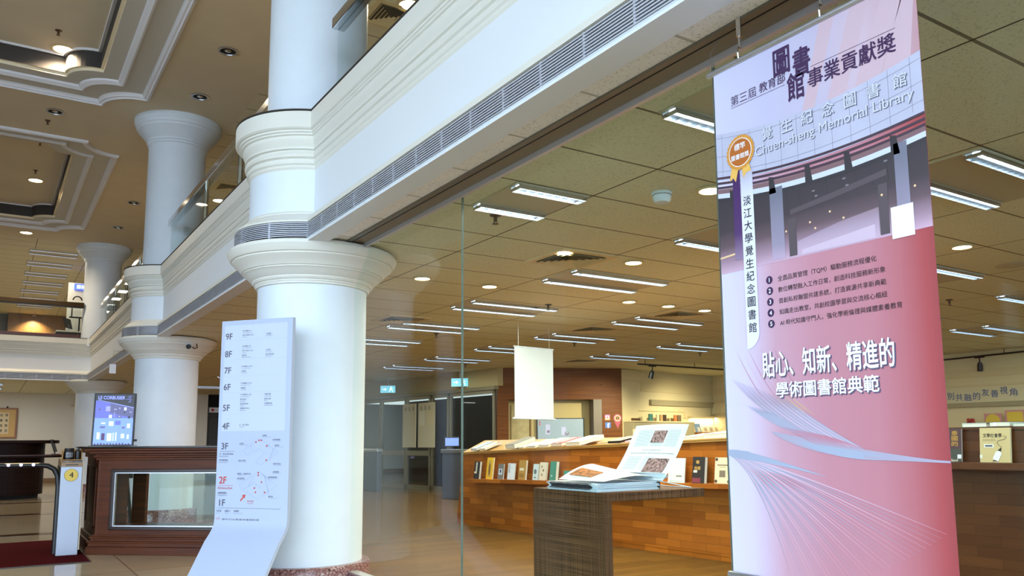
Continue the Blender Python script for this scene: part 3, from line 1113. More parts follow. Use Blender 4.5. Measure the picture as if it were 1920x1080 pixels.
for v, a, b in ((0.118, '討論室', 'Group Study Room'), (0.240, '討論室', 'Group Study Room'), (0.274, '數位資訊組', 'Digital Information'),
                (0.573, '中國古籍', 'Chinese Classics'), (0.608, '武俠小說', 'Novels'), (0.642, '非書資料室', 'Non-Book Materials')):
    text(mb, a, 0.405, dz(v - 0.004), h=0.0135, d=0.0016)
    text(mb, b, 0.405, dz(v + 0.011), h=0.0065, d=0.0016)
for v, a, b in ((1.012, '中、西文參考資料', 'Reference Collection'), (1.058, '參考服務組', 'Reference Services'), (1.30, '典藏閱覽組', 'Circulation Services')):
    text(mb, a, 0.022, dz(v), h=0.015, d=0.0016)
    text(mb, b, 0.022, dz(v + 0.016), h=0.007, d=0.0016)
for x, a, b in ((0.017, '自習室', 'Study Room'), (0.092, '還書口', 'Book Drop'), (0.168, '採編組', 'Collection & Cataloging Services')):
    text(mb, a, x, dz(1.431), h=0.015, d=0.0016)
    text(mb, b, x, dz(1.448), h=0.006, d=0.0016)
for x, v, a in ((0.40, 0.877, '指導室'), (0.49, 0.908, '參考諮詢臺'), (0.51, 0.95, '檢索室'), (0.20, 0.935, '討論室'), (0.195, 1.06, '資訊共享區'), (0.50, 1.085, '學習共享區'),
                (0.19, 1.158, '閱報區、新書展示區'), (0.19, 1.192, '期刊閱覽區'), (0.50, 1.143, '流通櫃臺'), (0.46, 1.182, '無障礙專用席'), (0.47, 1.322, '閱活區')):
    text(mb, a, x, dz(v), h=0.0125, d=0.0016)
    mb.rect(x, dz(v + 0.0115), x + 0.075, dz(v + 0.0105), 0.0016)
mb.build('room_names', M_inkg, t)
mb = MB()


def outline(pts, w=0.0014):
    for i in range(len(pts)):
        a, b = Vector(pts[i]), Vector(pts[(i + 1) % len(pts)])
        n = Vector((-(b - a).y, (b - a).x)).normalized() * w / 2
        mb.flat([tuple(a + n), tuple(b + n), tuple(b - n), tuple(a - n)], 0.0014)


outline([(0.235, dz(0.985)), (0.372, dz(0.895)), (0.542, dz(1.0)), (0.40, dz(1.09)), (0.36, dz(1.085)), (0.345, dz(1.07)), (0.425, dz(1.01)), (0.39, dz(0.985)), (0.38, dz(0.97)), (0.265, dz(1.02))])
outline([(0.208, dz(1.239)), (0.381, dz(1.14)), (0.537, dz(1.24)), (0.376, dz(1.342)), (0.24, dz(1.275))])
for a, b in (((0.30, 0.945), (0.30, 0.985)), ((0.43, 0.93), (0.46, 0.95)), ((0.46, 0.95), (0.43, 0.97)), ((0.47, 1.045), (0.50, 0.975)), ((0.33, 1.17), (0.29, 1.255)), ((0.40, 1.155), (0.48, 1.21)), ((0.43, 1.175), (0.47, 1.30)), ((0.25, 1.27), (0.34, 1.22)), ((0.34, 1.22), (0.40, 1.26))):
    outline([(a[0], dz(a[1])), (b[0], dz(b[1]))])
mb.build('floor_maps', mat('map_line', (148, 164, 196), 0.6), t)
mb = MB()
text(mb, '覺生紀念圖書館樓層配置', 0.068, dz(1.499), w=0.328, d=0.0016, bold=0.004)
text(mb, 'Library Floor Plan', 0.406, dz(1.507), w=0.168, d=0.0016)
mb.build('title', M_inkg, t)
mb = MB()
for k in range(24):
    a0, a1 = 2 * math.pi * k / 24, 2 * math.pi * (k + 0.7) / 24
    mb.flat([(0.034 + r * math.cos(a), dz(1.499) + r * math.sin(a)) for r, a in ((0.018, a0), (0.018, a1), (0.014, a1), (0.014, a0))], 0.0016)
for k in range(10):
    a0 = 2 * math.pi * k / 10
    mb.flat([(0.034 + 0.009 * math.cos(a), dz(1.499) + 0.009 * math.sin(a)) for a in (a0, a0 + 0.4)] + [(0.034 + 0.006 * math.cos(a0 + 0.2), dz(1.499) + 0.006 * math.sin(a0 + 0.2))], 0.0016)
mb.build('emblem', M_inkr, t)

# ------------------------------------------------------------------ pink hanging banner
BX = 2.3
t = empty('hanging_banner', (BX, 2.128, 2.572), R(-90), 'tall pink printed banner hanging before the glass', 'banner')
BW, BH = 0.836, 1.905
M_bpink = ramp_mat('banner_print', 0, [(0, (216, 214, 240)), (0.10, (214, 206, 234)), (0.24, (202, 160, 180)), (0.42, (195, 138, 154)), (0.62, (192, 130, 144)), (0.72, (184, 110, 120)), (0.80, (172, 80, 84)), (0.836, (160, 72, 76))])
# cloth with a gentle curl at its right edge
mb = MB()
NX, NZ = 16, 12


def curl(x, z):
    return 0.006 * math.sin(x * 5 + z * 1.3) * min(1, (-z) * 2)


vs = [(BW * i / NX, 0.0012, -BH * j / NZ) for j in range(NZ + 1) for i in range(NX + 1)]
vs += [(BW * i / NX, 0.0, -BH * j / NZ) for j in range(NZ + 1) for i in range(NX + 1)]
Q = (NX + 1) * (NZ + 1)
fs = []
for j in range(NZ):
    for i in range(NX):
        a = j * (NX + 1) + i
        fs += [(a, a + 1, a + NX + 2, a + NX + 1), (Q + a, Q + a + NX + 1, Q + a + NX + 2, Q + a + 1)]
for i in range(NX):
    b = NZ * (NX + 1) + i
    fs += [(i, Q + i, Q + i + 1, i + 1), (b, b + 1, Q + b + 1, Q + b)]
for j in range(NZ):
    a = j * (NX + 1)
    b = a + NX
    fs += [(a, a + NX + 1, Q + a + NX + 1, Q + a), (b, Q + b, Q + b + NX + 1, b + NX + 1)]
mb.add(vs, fs, 0, False)
# the pale top and the deeper pink foot of the print
cloth = mb.build('cloth', M_bpink, t)
M_btop = ramp_mat('banner_top_print', 0, [(0, (206, 206, 232)), (0.25, (194, 192, 222)), (0.45, (192, 186, 212)), (0.65, (206, 184, 200)), (0.836, (190, 150, 160))])
mb = MB()
mb.rect(0.0, -0.30, BW, -0.002, 0.0004)
for x0, x1, w in ((0.40, 0.52, 0.05), (0.50, 0.64, 0.07), (0.60, 0.76, 0.09), (0.70, 0.836, 0.10)):
    mb.flat([(x0, -0.30), (min(x0 + w, BW), -0.30), (min(x1 + w * 0.6, BW), -0.002), (x1 - 0.03, -0.002)], 0.0006, 1)
mb.build('top_print', [M_btop, mat('banner_swirl', (204, 178, 192), 0.6)], t)
# printed photograph of the entrance
M_fac = mat('print_facade', (188, 190, 214), 0.6, noise=0.03, nscale=6)
M_facl = mat('print_joint', (150, 150, 172), 0.6)
M_fstr = mat('print_stripe', (70, 52, 66), 0.6)
M_fbrn = mat('print_brown', (128, 98, 104), 0.6)
M_fdark = ramp_mat('print_soffit', 2, [(-0.80, (206, 174, 198)), (-0.76, (168, 140, 160)), (-0.70, (106, 88, 96)), (-0.64, (74, 66, 72)), (-0.50, (62, 58, 64))])
M_fcol = ramp_mat('print_pillar', 2, [(-0.80, (196, 172, 200)), (-0.74, (156, 148, 172)), (-0.56, (120, 122, 140))])
M_fgl = ramp_mat('print_doorway', 2, [(-0.80, (206, 180, 204)), (-0.74, (176, 156, 178)), (-0.66, (120, 92, 88))])


def arc(v0, vm, v1, n=14):
    """a sagging line across the banner: heights at left, middle, right"""
    out = []
    for k in range(n + 1):
        u = k / n
        out.append((BW * u, -(v0 * (1 - u) * (1 - 2 * u) + vm * 4 * u * (1 - u) + v1 * u * (2 * u - 1))))
    return out


def strip(mb, a, b, d, m):
    for i in range(len(a) - 1):
        mb.flat([b[i], b[i + 1], a[i + 1], a[i]], d, m)


mb = MB()
strip(mb, arc(0.245, 0.292, 0.25), arc(0.43, 0.475, 0.45), 0.0010, 0)
for v in (0.262, 0.335, 0.395):
    strip(mb, arc(v, v + 0.047, v + 0.012), arc(v + 0.0022, v + 0.0492, v + 0.0142), 0.0014, 1)
for x in (0.03, 0.165, 0.235, 0.305, 0.375, 0.445, 0.515, 0.585, 0.655, 0.725, 0.80):
    u = x / BW
    v0 = 0.25 + 0.18 * u * (1 - u)
    mb.rect(x - 0.0009, -(v0 + 0.18), x + 0.0009, -v0, 0.0014, 1)
for v in (0.418, 0.438, 0.456):
    strip(mb, arc(v, v + 0.044, v + 0.026), arc(v + 0.009, v + 0.053, v + 0.035), 0.0018, 2)
strip(mb, arc(0.467, 0.511, 0.489), arc(0.486, 0.53, 0.508), 0.0016, 3)
strip(mb, arc(0.484, 0.528, 0.506), arc(0.505, 0.549, 0.527), 0.0018, 4)
mb.build('facade_print', [M_fac, M_facl, M_fstr, M_fbrn, mat('print_bright', (206, 214, 232), 0.6)], t)
mb = MB()
strip(mb, arc(0.49, 0.535, 0.513), arc(0.80, 0.80, 0.80), 0.0010, 0)
mb.build('soffit_print', [M_fdark], t)
mb = MB()
strip(mb, arc(0.502, 0.547, 0.524), arc(0.516, 0.561, 0.538), 0.0020, 1)
for x in (0.06, 0.245, 0.40, 0.555, 0.72):
    mb.flat([(x, -0.55), (x + 0.03, -0.55), (x + 0.02, -0.49), (x, -0.485)], 0.0022, 1)
for k in range(9):
    x = 0.26 + k * 0.055
    mb.flat([(x, -0.56), (x + 0.003, -0.56), (x + 0.008, -0.625), (x + 0.005, -0.625)], 0.0016, 1)
strip(mb, [(0.33, -0.628), (0.50, -0.61), (0.70, -0.585)], [(0.33, -0.645), (0.50, -0.63), (0.70, -0.605)], 0.0018, 2)
for x0, x1, z1, m in ((0.245, 0.302, -0.53, 3), (0.729, 0.773, -0.515, 3), (0.32, 0.352, -0.66, 2), (0.668, 0.70, -0.63, 2)):
    MB().flat([(x0, -0.792), (x1, -0.792), (x1, z1), (x0, z1)], 0.0022).build('pillar_print', M_fcol if m == 3 else mat('print_lintel', (88, 78, 84), 0.6), t)
mb.flat([(0.354, -0.795), (0.666, -0.795), (0.666, -0.70), (0.52, -0.715), (0.354, -0.745)], 0.0018, 4)
mb.flat([(0.372, -0.795), (0.65, -0.795), (0.65, -0.752), (0.372, -0.778)], 0.0020, 5)
for x, z in ((0.43, -0.585), (0.55, -0.575), (0.70, -0.56), (0.44, -0.605), (0.56, -0.60)):
    mb.disc(0.007, (x, z), 0.0022, 12, 6, r2=0.003)
for x, z in ((0.41, -0.69), (0.49, -0.672), (0.31, -0.70), (0.43, -0.715), (0.54, -0.705), (0.68, -0.665), (0.79, -0.665)):
    mb.disc(0.004, (x, z), 0.0024, 10, 7)
mb.flat([(0.0, -0.742), (0.11, -0.735), (0.11, -0.728), (0.0, -0.735)], 0.0022, 7)
mb.build('entrance_print', [M_fdark, mat('print_beam', (54, 50, 56), 0.6), mat('print_lintel', (88, 78, 84), 0.6), M_fcol, M_fgl, mat('print_sill', (208, 188, 210), 0.6), mat('print_can', (128, 124, 132), 0.6), mat('print_lamp', (240, 206, 160), 0.6)], t)
mb = MB()
fl = [mat('print_letter', (208, 212, 228), 0.6), mat('print_letter_edge', (112, 112, 132), 0.6)]
for k, (ch, x) in enumerate(zip('覺生紀念圖書館', (0.248, 0.335, 0.42, 0.505, 0.59, 0.675, 0.765))):
    mb = MB()
    text(mb, ch, x + 0.003, -0.323, h=0.046, d=0.0026, align='C', bold=0.01, m=1)
    text(mb, ch, x, -0.320, h=0.046, d=0.0034, align='C', bold=0.01, m=0)
    mb.build('facade_character', fl, t)
mb = MB()
text(mb, 'Chuen-sheng Memorial Library', 0.193, -0.383, w=0.617, d=0.0026, m=1)
text(mb, 'Chuen-sheng Memorial Library', 0.190, -0.380, w=0.617, d=0.0030, m=0)
mb.build('facade_english_name', fl, t)
# headline
mb = MB()
text(mb, '第三屆', 0.083, -0.142, w=0.122, d=0.0014)
text(mb, '教育部', 0.221, -0.140, w=0.118, d=0.0014, bold=0.006)
for ch, x, z, h in (('圖', 0.325, -0.077, 0.098), ('書', 0.410, -0.110, 0.102), ('館', 0.381, -0.189, 0.100)):
    text(mb, ch, x, z, h=h, w=0.070, d=0.0014, align='C', bold=0.022)
text(mb, '事業貢獻獎', 0.432, -0.188, w=0.328, h=0.066, d=0.0014, bold=0.014)
mb.rect(0.446, -0.1465, 0.762, -0.1450, 0.0014)
mb.rect(0.082, -0.1690, 0.335, -0.1675, 0.0014)
mb.build('headline', M_inkp, t)
# white ribbon with the library's name
M_ribw = ramp_mat('ribbon_white', 2, [(-1.1, (232, 236, 250)), (-0.55, (226, 230, 246)), (-0.44, (190, 188, 208))])
mb = MB()
pts = [(0.114, -0.43), (0.172, -0.43), (0.172, -1.035)]
pts += [(0.114 + 0.058 * math.cos(R(9 * k)), -1.035 - 0.062 * math.sin(R(9 * k))) for k in range(1, 10)] + [(0.114, -1.098)]
mb.flat(pts, 0.0032)
mb.build('white_ribbon', M_ribw, t)
MB().flat([(0.074, -0.76), (0.113, -0.76), (0.113, -0.40), (0.078, -0.40)], 0.0030).build('purple_ribbon', ramp_mat('ribbon_purple', 2, [(-0.76, (150, 130, 160)), (-0.66, (86, 58, 110)), (-0.42, (70, 42, 96))]), t)
mb = MB()
for k, ch in enumerate('淡江大學覺生紀念圖書館'):
    text(mb, ch, 0.143, -0.545 - k * 0.0475, h=0.036, w=0.036, d=0.0040, align='C', bold=0.006)
mb.build('library_name', M_ink, t)
# gold rosette
MG1, MG2, MG3 = mat('gold_print', (214, 150, 60), 0.5), mat('amber_print', (184, 104, 36), 0.5), mat('gold_light', (236, 188, 96), 0.5)
mb = MB()
for pts in ([(0.078, -0.395), (0.064, -0.452), (0.082, -0.444), (0.094, -0.462), (0.112, -0.402)], [(0.122, -0.405), (0.132, -0.456), (0.144, -0.438), (0.168, -0.436), (0.154, -0.385)]):
    mb.flat(pts, 0.0042, 2)
n = 26
mb.flat([(0.121 + (0.064 if k % 2 else 0.069) * math.cos(math.pi * k / n), -0.353 + (0.064 if k % 2 else 0.069) * math.sin(math.pi * k / n)) for k in range(2 * n)], 0.0048, 0)
mb.disc(0.055, (0.121, -0.353), 0.0052, 40, 3)
mb.disc(0.052, (0.121, -0.353), 0.0056, 40, 1)
text(mb, '標竿', 0.121, -0.330, h=0.026, d=0.0062, align='C', bold=0.012, m=3)
text(mb, '圖書館獎', 0.121, -0.368, w=0.086, d=0.0062, align='C', bold=0.012, m=3)
mb.build('rosette', [MG1, MG2, MG3, M_white_ink], t)
MB().rect(0.707, -0.814, 0.781, -0.714, 0.0034).build('blank_label', M_white_ink, t)
# list
for k, s in enumerate(('全面品質管理（TQM）驅動服務流程優化', '數位轉型融入工作日常，創造科技服務新形象', '首創私校聯盟共建系統，打造資源共享新典範', '知識走出教室，共創校園學習與交流核心樞紐', 'AI 時代知識守門人，強化學術倫理與媒體素養教育')):
    mb = MB()
    text(mb, s, 0.263, -0.861 - k * 0.0395, w=(0.384, 0.412, 0.412, 0.413, 0.460)[k], d=0.0014)
    mb.build('list_line', M_ink, t)
mb = MB()
for k in range(5):
    mb.disc(0.0145, (0.2255, -0.859 - k * 0.0395), 0.0014, 24, 0)
    text(mb, str(k + 1), 0.2255, -0.859 - k * 0.0395, h=0.015, d=0.0018, align='C', bold=0.02, m=1)
mb.build('list_bullets', [M_inkp, M_white_ink], t)
mb = MB()
for dx, d, m in ((0.004, 0.0014, 1), (0.0, 0.0020, 0)):
    text(mb, '貼心、知新、精進的', 0.178 + dx, -1.160 - dx, w=0.508, h=0.090, d=d, bold=0.016 if m == 0 else 0.030, m=m)
    text(mb, '學術圖書館典範', 0.233 + dx, -1.252 - dx, w=0.395, d=d, bold=0.016 if m == 0 else 0.030, m=m)
mb.build('slogan', [M_white_ink, mat('slogan_outline', (96, 84, 112), 0.7)], t)
# blue-grey wave lines
mb = MB()


def bez(a, b, c, n=16):
    return [tuple((1 - u) ** 2 * Vector(a) + 2 * u * (1 - u) * Vector(b) + u * u * Vector(c)) for u in [k / n for k in range(n + 1)]]


def ribbon(pts, w0, w1, d, m):
    n = len(pts) - 1
    o = []
    for i, p in enumerate(pts):
        a, b = Vector(pts[max(0, i - 1)]), Vector(pts[min(n, i + 1)])
        t_ = (b - a).normalized()
        nn = Vector((-t_.y, t_.x)) * (w0 + (w1 - w0) * i / n) / 2
        o.append((tuple(Vector(p) + nn), tuple(Vector(p) - nn)))
    for i in range(n):
        mb.flat([o[i][0], o[i + 1][0], o[i + 1][1], o[i][1]], d, m)


def taper(pts, w, d, m, p=1.0):
    """a printed streak that swells in its middle and runs out to points"""
    n = len(pts) - 1
    o = []
    for i, q in enumerate(pts):
        a, b = Vector(pts[max(0, i - 1)]), Vector(pts[min(n, i + 1)])
        t_ = (b - a).normalized()
        nn = Vector((-t_.y, t_.x)) * (w * math.sin(math.pi * min(0.999, max(0.001, (i / n) ** p))) + 0.0004) / 2
        o.append((tuple(Vector(q) + nn), tuple(Vector(q) - nn)))
    for i in range(n):
        mb.flat([o[i][0], o[i + 1][0], o[i + 1][1], o[i][1]], d, m)


for k in range(34):
    u = k / 33
    taper(bez((0.03 + 0.25 * u, -1.20 - 0.09 * u), (0.20 + 0.22 * u, -1.385 - 0.005 * u), (0.62 - 0.10 * (1 - u), -1.484 + 0.004 * (1 - u))), 0.0022 if k % 3 else 0.0042, 0.0010 + 0.00002 * k, 0 if k % 4 else 1)
for k in range(10):
    u = k / 9
    taper(bez((0.10 + 0.10 * u, -1.30 - 0.02 * u), (0.30 + 0.06 * u, -1.43), (0.64, -1.484)), 0.010, 0.00175 + 0.00002 * k, 0 if k % 2 else 2)
taper(bez((0.20, -1.395), (0.42, -1.475), (0.836, -1.490)), 0.036, 0.0020, 0, 0.8)
taper(bez((0.30, -1.425), (0.47, -1.478), (0.70, -1.486)), 0.026, 0.0021, 2)
ribbon(bez((0.56, -1.4795), (0.70, -1.486), (0.836, -1.491)), 0.012, 0.006, 0.0022, 0)
for k in range(34):
    u = k / 33
    taper(bez((0.0 + 0.05 * u, -1.476 - 0.012 * u), (0.20 - 0.06 * (1 - u), -1.500 - 0.03 * (1 - u)), (0.26 + 0.55 * u, -1.895 + 0.20 * u * u)), 0.0024 if k % 3 else 0.0042, 0.0010 + 0.00002 * k, (0, 1, 1, 2)[k % 4], 0.6)
taper(bez((-0.0, -1.472), (0.10, -1.474), (0.42, -1.545)), 0.030, 0.0019, 2, 0.45)
ribbon(bez((0.0, -1.470), (0.04, -1.470), (0.10, -1.478)), 0.022, 0.024, 0.0018, 2)
for k in range(8):
    taper(bez((0.10 + 0.018 * k, -1.525 - 0.002 * k), (0.15 + 0.02 * k, -1.56), (0.19 + 0.03 * k, -1.60)), 0.003, 0.00195, 3)
for k in range(9):
    taper(bez((0.24 + 0.02 * k, -1.375 - 0.004 * k), (0.32 + 0.02 * k, -1.41 - 0.002 * k), (0.40 + 0.022 * k, -1.445 - 0.002 * k)), 0.003, 0.00235, 3)
for k in range(7):
    taper(bez((0.06 + 0.028 * k, -1.10), (0.12 + 0.028 * k, -1.22), (0.19 + 0.03 * k, -1.30)), 0.0016, 0.0011, 1 if k % 2 else 3)
for k in range(4):
    taper(bez((0.225 + 0.02 * k, -1.27), (0.27 + 0.02 * k, -1.31), (0.315 + 0.025 * k, -1.345)), 0.0024, 0.0011, 4)
mb.build('wave_print', [mat('wave_blue', (172, 168, 192), 0.6), mat('wave_pale', (216, 190, 212), 0.6), mat('wave_sky', (164, 176, 202), 0.6), mat('wave_rose', (196, 130, 150), 0.6), mat('wave_yellow', (214, 190, 130), 0.6)], t)
MB().tube([(-0.028, 0.0, 0.006), (BW + 0.03, 0.0, 0.006)], 0.0125, 16).build('top_rod', M_alu, t)
MB().tube([(-0.018, 0.0, -BH - 0.004), (BW + 0.018, 0.0, -BH - 0.004)], 0.013, 16).build('bottom_rod', M_alu, t)
for x in (0.137, 0.50):
    mb = MB()
    mb.tube([(x, 0, 0.178), (x, 0, 0.10)], 0.011, 10)
    mb.tube([(x, 0, 0.10), (x, 0, 0.055)], 0.0055, 10)
    mb.tube([(x, 0, 0.06), (x, -0.012, 0.05), (x + 0.004, -0.018, 0.03), (x + 0.002, -0.012, 0.012), (x - 0.004, 0.002, 0.022)], 0.0035, 8)
    mb.build('hook', M_chrome, t)
MB().tube([(-0.018, 0, 0.018), (-0.020, 0.01, 0.10), (-0.018, 0.06, 0.178)], 0.0012, 6).build('tie_wire', M_alu, t)

# ------------------------------------------------------------------ reading stand behind the glass
t = empty('display_table', (2.62, 3.26, 0), 0, 'dark brown woven-finish display table with cantilevered top, behind the glass', 'table')
MB().box(0, 0, 0, 0.045, 0.648, 0.842).build('upright_panel', M_weave, t, bevel=0.002)
MB().box(0, 0, 0.842, 0.70, 0.648, 0.887).build('tabletop', M_weave, t, bevel=0.002)
MB().box(0.06, 0.05, 0, 0.55, 0.60, 0.018).build('foot_plate', M_weave, t)
random.seed(4)
M_news = [mat('newsprint_a', (226, 230, 240), 0.7), mat('newsprint_b', (208, 212, 222), 0.7)]
M_fold = mat('printed_edge', (44, 38, 42), 0.8, spec=0.1, noise=0.9, nscale=60)
z = 0.8875
for k in range(9):
    th = 0.0048
    jx, jy = random.uniform(-0.010, 0.010), random.uniform(-0.010, 0.010)
    mb = MB()
    x0, x1, y0, y1 = 2.632 + jx, 3.052 + jx, 3.335 + jy, 3.775 + jy
    mb.box(x0, y0, z, x1, y1, z + th - 0.0010, 0)
    mb.box(x0 - 0.0008, y0 + 0.05, z + 0.0002, x0, y1 - 0.02, z + th - 0.0010, 2 if k > 1 else 1)
    mb.box(x0 + 0.02, y0 - 0.0006, z + 0.0018, x1 - 0.02, y0, z + 0.0024, 1)
    o = mb.build('newspaper', [M_news[0], M_news[1], M_fold], None)
    tag(o, 'folded newspaper in the pile on the brown table, %s from the bottom' % ORD[k], 'newspaper', 'newspapers piled on the table')
    z += th
ZS = z
# the open copy: lower page bulging on the pile, upper page standing up behind it
t = empty('open_newspaper', (2.66, 3.335, ZS), 0, 'open newspaper on the pile, one page standing upright', 'newspaper')


def sheet(fn, nu, nv, th=0.0006):
    vs = [fn(i / nu, j / nv) for j in range(nv + 1) for i in range(nu + 1)]
    vs2 = [(p[0] + th, p[1], p[2] - th) for p in vs]
    Q = len(vs)
    fs = []
    for j in range(nv):
        for i in range(nu):
            a = j * (nu + 1) + i
            fs += [(a, a + 1, a + nu + 2, a + nu + 1), (Q + a, Q + a + nu + 1, Q + a + nu + 2, Q + a + 1)]
    return vs + vs2, fs


def lowpage(u, v):      # u across the table, v along the glass
    x = 0.0 + 0.37 * u
    return (x, -0.02 + 0.40 * v + 0.03 * u, 0.010 + 0.078 * math.sin(math.pi * min(1, u * 0.72 + 0.0)) * (0.30 + 0.70 * v) * (1 if u < 0.7 else 1 - (u - 0.7) * 0.9))


def uppage(u, v):       # u along the glass (near to far), v up
    bend = 0.05 * (1 - v) ** 3
    return (0.40 + 0.16 * v - bend + 0.02 * math.sin(math.pi * u) * v, -0.075 + 0.435 * u, 0.012 + 0.292 * v - 0.010 * (1 - v) + 0.006 * math.sin(math.pi * u) * v)


MB().add(*sheet(lowpage, 14, 8), 0, True).build('lower_page', M_paper, t)
MB().add(*sheet(uppage, 10, 14), 0, True).build('upper_page', M_paper, t)
# roll joining both pages at the near end
mb = MB()


def roll(u, v):
    a = math.pi * (0.1 + 0.9 * u)
    return (0.33 + 0.05 * math.sin(a) + 0.03 * u, -0.07 + 0.33 * v, 0.045 - 0.036 * math.cos(a) * 0.5 - 0.02)


MB().add(*sheet(roll, 8, 6), 0, True).build('page_fold', M_paper, t)
# printing on the upper page (upside down from here)
M_tx = mat('newsprint_text', (176, 180, 196), 0.8)
M_pic = mat('press_photo', (150, 118, 118), 0.7, noise=0.8, nscale=70)
M_pic2 = mat('press_photo_orange', (176, 104, 44), 0.7, noise=0.6, nscale=40)


def on_page(fn, mb, u0, v0, u1, v1, m, off=0.0016, nx=3, ny=3):
    """small printed patch that follows a page"""
    for i in range(nx):
        for j in range(ny):
            q = []
            for (a, b) in ((i, j), (i + 1, j), (i + 1, j + 1), (i, j + 1)):
                u, v = u0 + (u1 - u0) * a / nx, v0 + (v1 - v0) * b / ny
                p = Vector(fn(u, v))
                du, dv = Vector(fn(u + 0.01, v)) - p, Vector(fn(u, v + 0.01)) - p
                n = du.cross(dv).normalized()
                if n.x > 0.0 and abs(n.x) > abs(n.z):
                    n = -n
                elif abs(n.z) >= abs(n.x) and n.z < 0:
                    n = -n
                q.append(p + n * off)
            mb.add(q, [(0, 1, 2, 3)], m)


mb = MB()
for c0, c1 in ((0.10, 0.34), (0.38, 0.60), (0.64, 0.90)):
    for k in range(13):
        v = 0.60 + k * 0.024
        if c0 == 0.38 and 0.66 < v < 0.9:
            continue
        on_page(uppage, mb, c0, v, c1, v + 0.006, 0, nx=2, ny=1)
    for k in range(10):
        v = 0.18 + k * 0.024
        if c0 < 0.36:
            continue
        on_page(uppage, mb, c0, v, c1, v + 0.006, 0, nx=2, ny=1)
on_page(uppage, mb, 0.37, 0.66, 0.62, 0.88, 1)
on_page(uppage, mb, 0.10, 0.14, 0.50, 0.38, 1)
on_page(uppage, mb, 0.10, 0.94, 0.90, 0.943, 0, ny=1)


def page_text(s, u, v, w, h, fn=uppage, flip=True, m=2):
    vs, fs = glyphs(s, 0.006)
    x0, x1 = min(p[0] for p in vs), max(p[0] for p in vs)
    y0, y1 = min(p[1] for p in vs), max(p[1] for p in vs)
    out = []
    for p in vs:
        a, b = (p[0] - x0) / (x1 - x0), (p[1] - y0) / (y1 - y0)
        if flip:                       # upside down as seen from the glass
            uu, vv = u + w * a, v + h * (1 - b)
        else:
            uu, vv = u + w * (1 - a), v + h * b
        q = Vector(fn(uu, vv))
        out.append((q.x - 0.0022, q.y, q.z + 0.0008))
    mb.add(out, fs, m)


page_text('Professional Ads Coal-Firing Steps International Studies', 0.06, 0.455, 0.84, 0.030)
page_text('Cost Operation in Korea', 0.34, 0.51, 0.36, 0.030)
mb.build('page_print', [M_tx, M_pic, M_inkg], t)
mb = MB()
on_page(lowpage, mb, 0.14, 0.42, 0.40, 0.92, 0, 0.0022)
for k in range(12):
    on_page(lowpage, mb, 0.46 + k * 0.030, 0.10, 0.468 + k * 0.030, 0.90, 1, 0.0022, 1, 3)
for k in range(4):
    on_page(lowpage, mb, 0.06 + k * 0.02, 0.12, 0.066 + k * 0.02, 0.84, 1, 0.0022, 1, 3)
mb.build('lower_page_print', [M_pic2, M_tx], t)
t = empty('wire_stand', (3.06, 3.30, 0.8875), 0, 'thin white wire page holder at the table end of the pile', 'stand')
mb = MB().tube([(0.0, 0.06, 0.045), (0.20, 0.0, 0.003)], 0.0028, 8)
mb.tube([(0.0, 0.26, 0.045), (0.20, 0.20, 0.003)], 0.0028, 8)
mb.tube([(0.0, 0.06, 0.045), (0.0, 0.26, 0.045)], 0.0028, 8)
mb.tube([(0.20, 0.0, 0.003), (0.20, 0.20, 0.003)], 0.0028, 8)
mb.build('wire_frame', M_white, t)
MB().box(-0.012, 0.035, 0.002, 0.006, 0.085, 0.045).build('clip', M_black, t, bevel=0.003)

# ------------------------------------------------------------------ books
def book(name, label, w, h, th, cover, loc=None, art=(), group='books standing on the low bookcase', pages=None, M=None, parent=None, cat='book'):
    """upright book: front cover on the XZ face (looking towards -Y), fore-edge towards +X"""
    t = empty(name, (0, 0, 0), 0, label, cat, group)
    cm = mat('cover_%d_%d_%d' % cover, cover, 0.45)
    mb = MB()
    mb.box(0, 0, 0, w, 0.0025, h)
    mb.box(0, th - 0.0025, 0, w, th, h)
    mb.box(0, 0.0025, 0, 0.003, th - 0.0025, h)
    mb.build('cover', cm, t)
    MB().box(0.003, 0.0025, 0.003, w - 0.003, th - 0.0025, h - 0.003).build('page_block', pages or M_paper2, t)
    if art:
        mb = MB()
        mats = []
        for a in art:
            c = a[-1]
            m = mat('print_%d_%d_%d' % c, c, 0.6)
            if m not in mats:
                mats.append(m)
            i = mats.index(m)
            if a[0] == 'r':
                mb.rect(a[1] * w, a[2] * h, a[3] * w, a[4] * h, 0.0006 + 0.0003 * len(mb.f) * 0 + 0.0002 * i, i)
            elif a[0] == 'o':
                mb.disc(a[3] * w, (a[1] * w, a[2] * h), 0.0010 + 0.0002 * i, 20, i, r2=a[4] * h)
            elif a[0] == 't':
                text(mb, a[1], a[2] * w, a[3] * h, w=a[4] * w, h=(a[5] * h if a[5] else None), d=0.0016, align='C', bold=0.01, m=i)
            elif a[0] == 'p':
                mb.flat([(p[0] * w, p[1] * h) for p in a[1]], 0.0012 + 0.0002 * i, i)
        mb.build('cover_art', mats, t)
    if M is not None:
        t.matrix_world = M
    if parent is not None:
        t.parent = parent
    return t


BO = Vector((5.63, 10.39, 0))
BANG = math.atan2(-0.9984, 0.0557)
MBK = Matrix.Translation(BO) @ Matrix.Rotation(BANG, 4, 'Z')


def zf(s):
    return 0.985 + 0.035 * s


def zb(s):
    return 1.168 + 0.006 * s


def zl(s):
    return 0.645 + 0.021 * (s - 0.5)


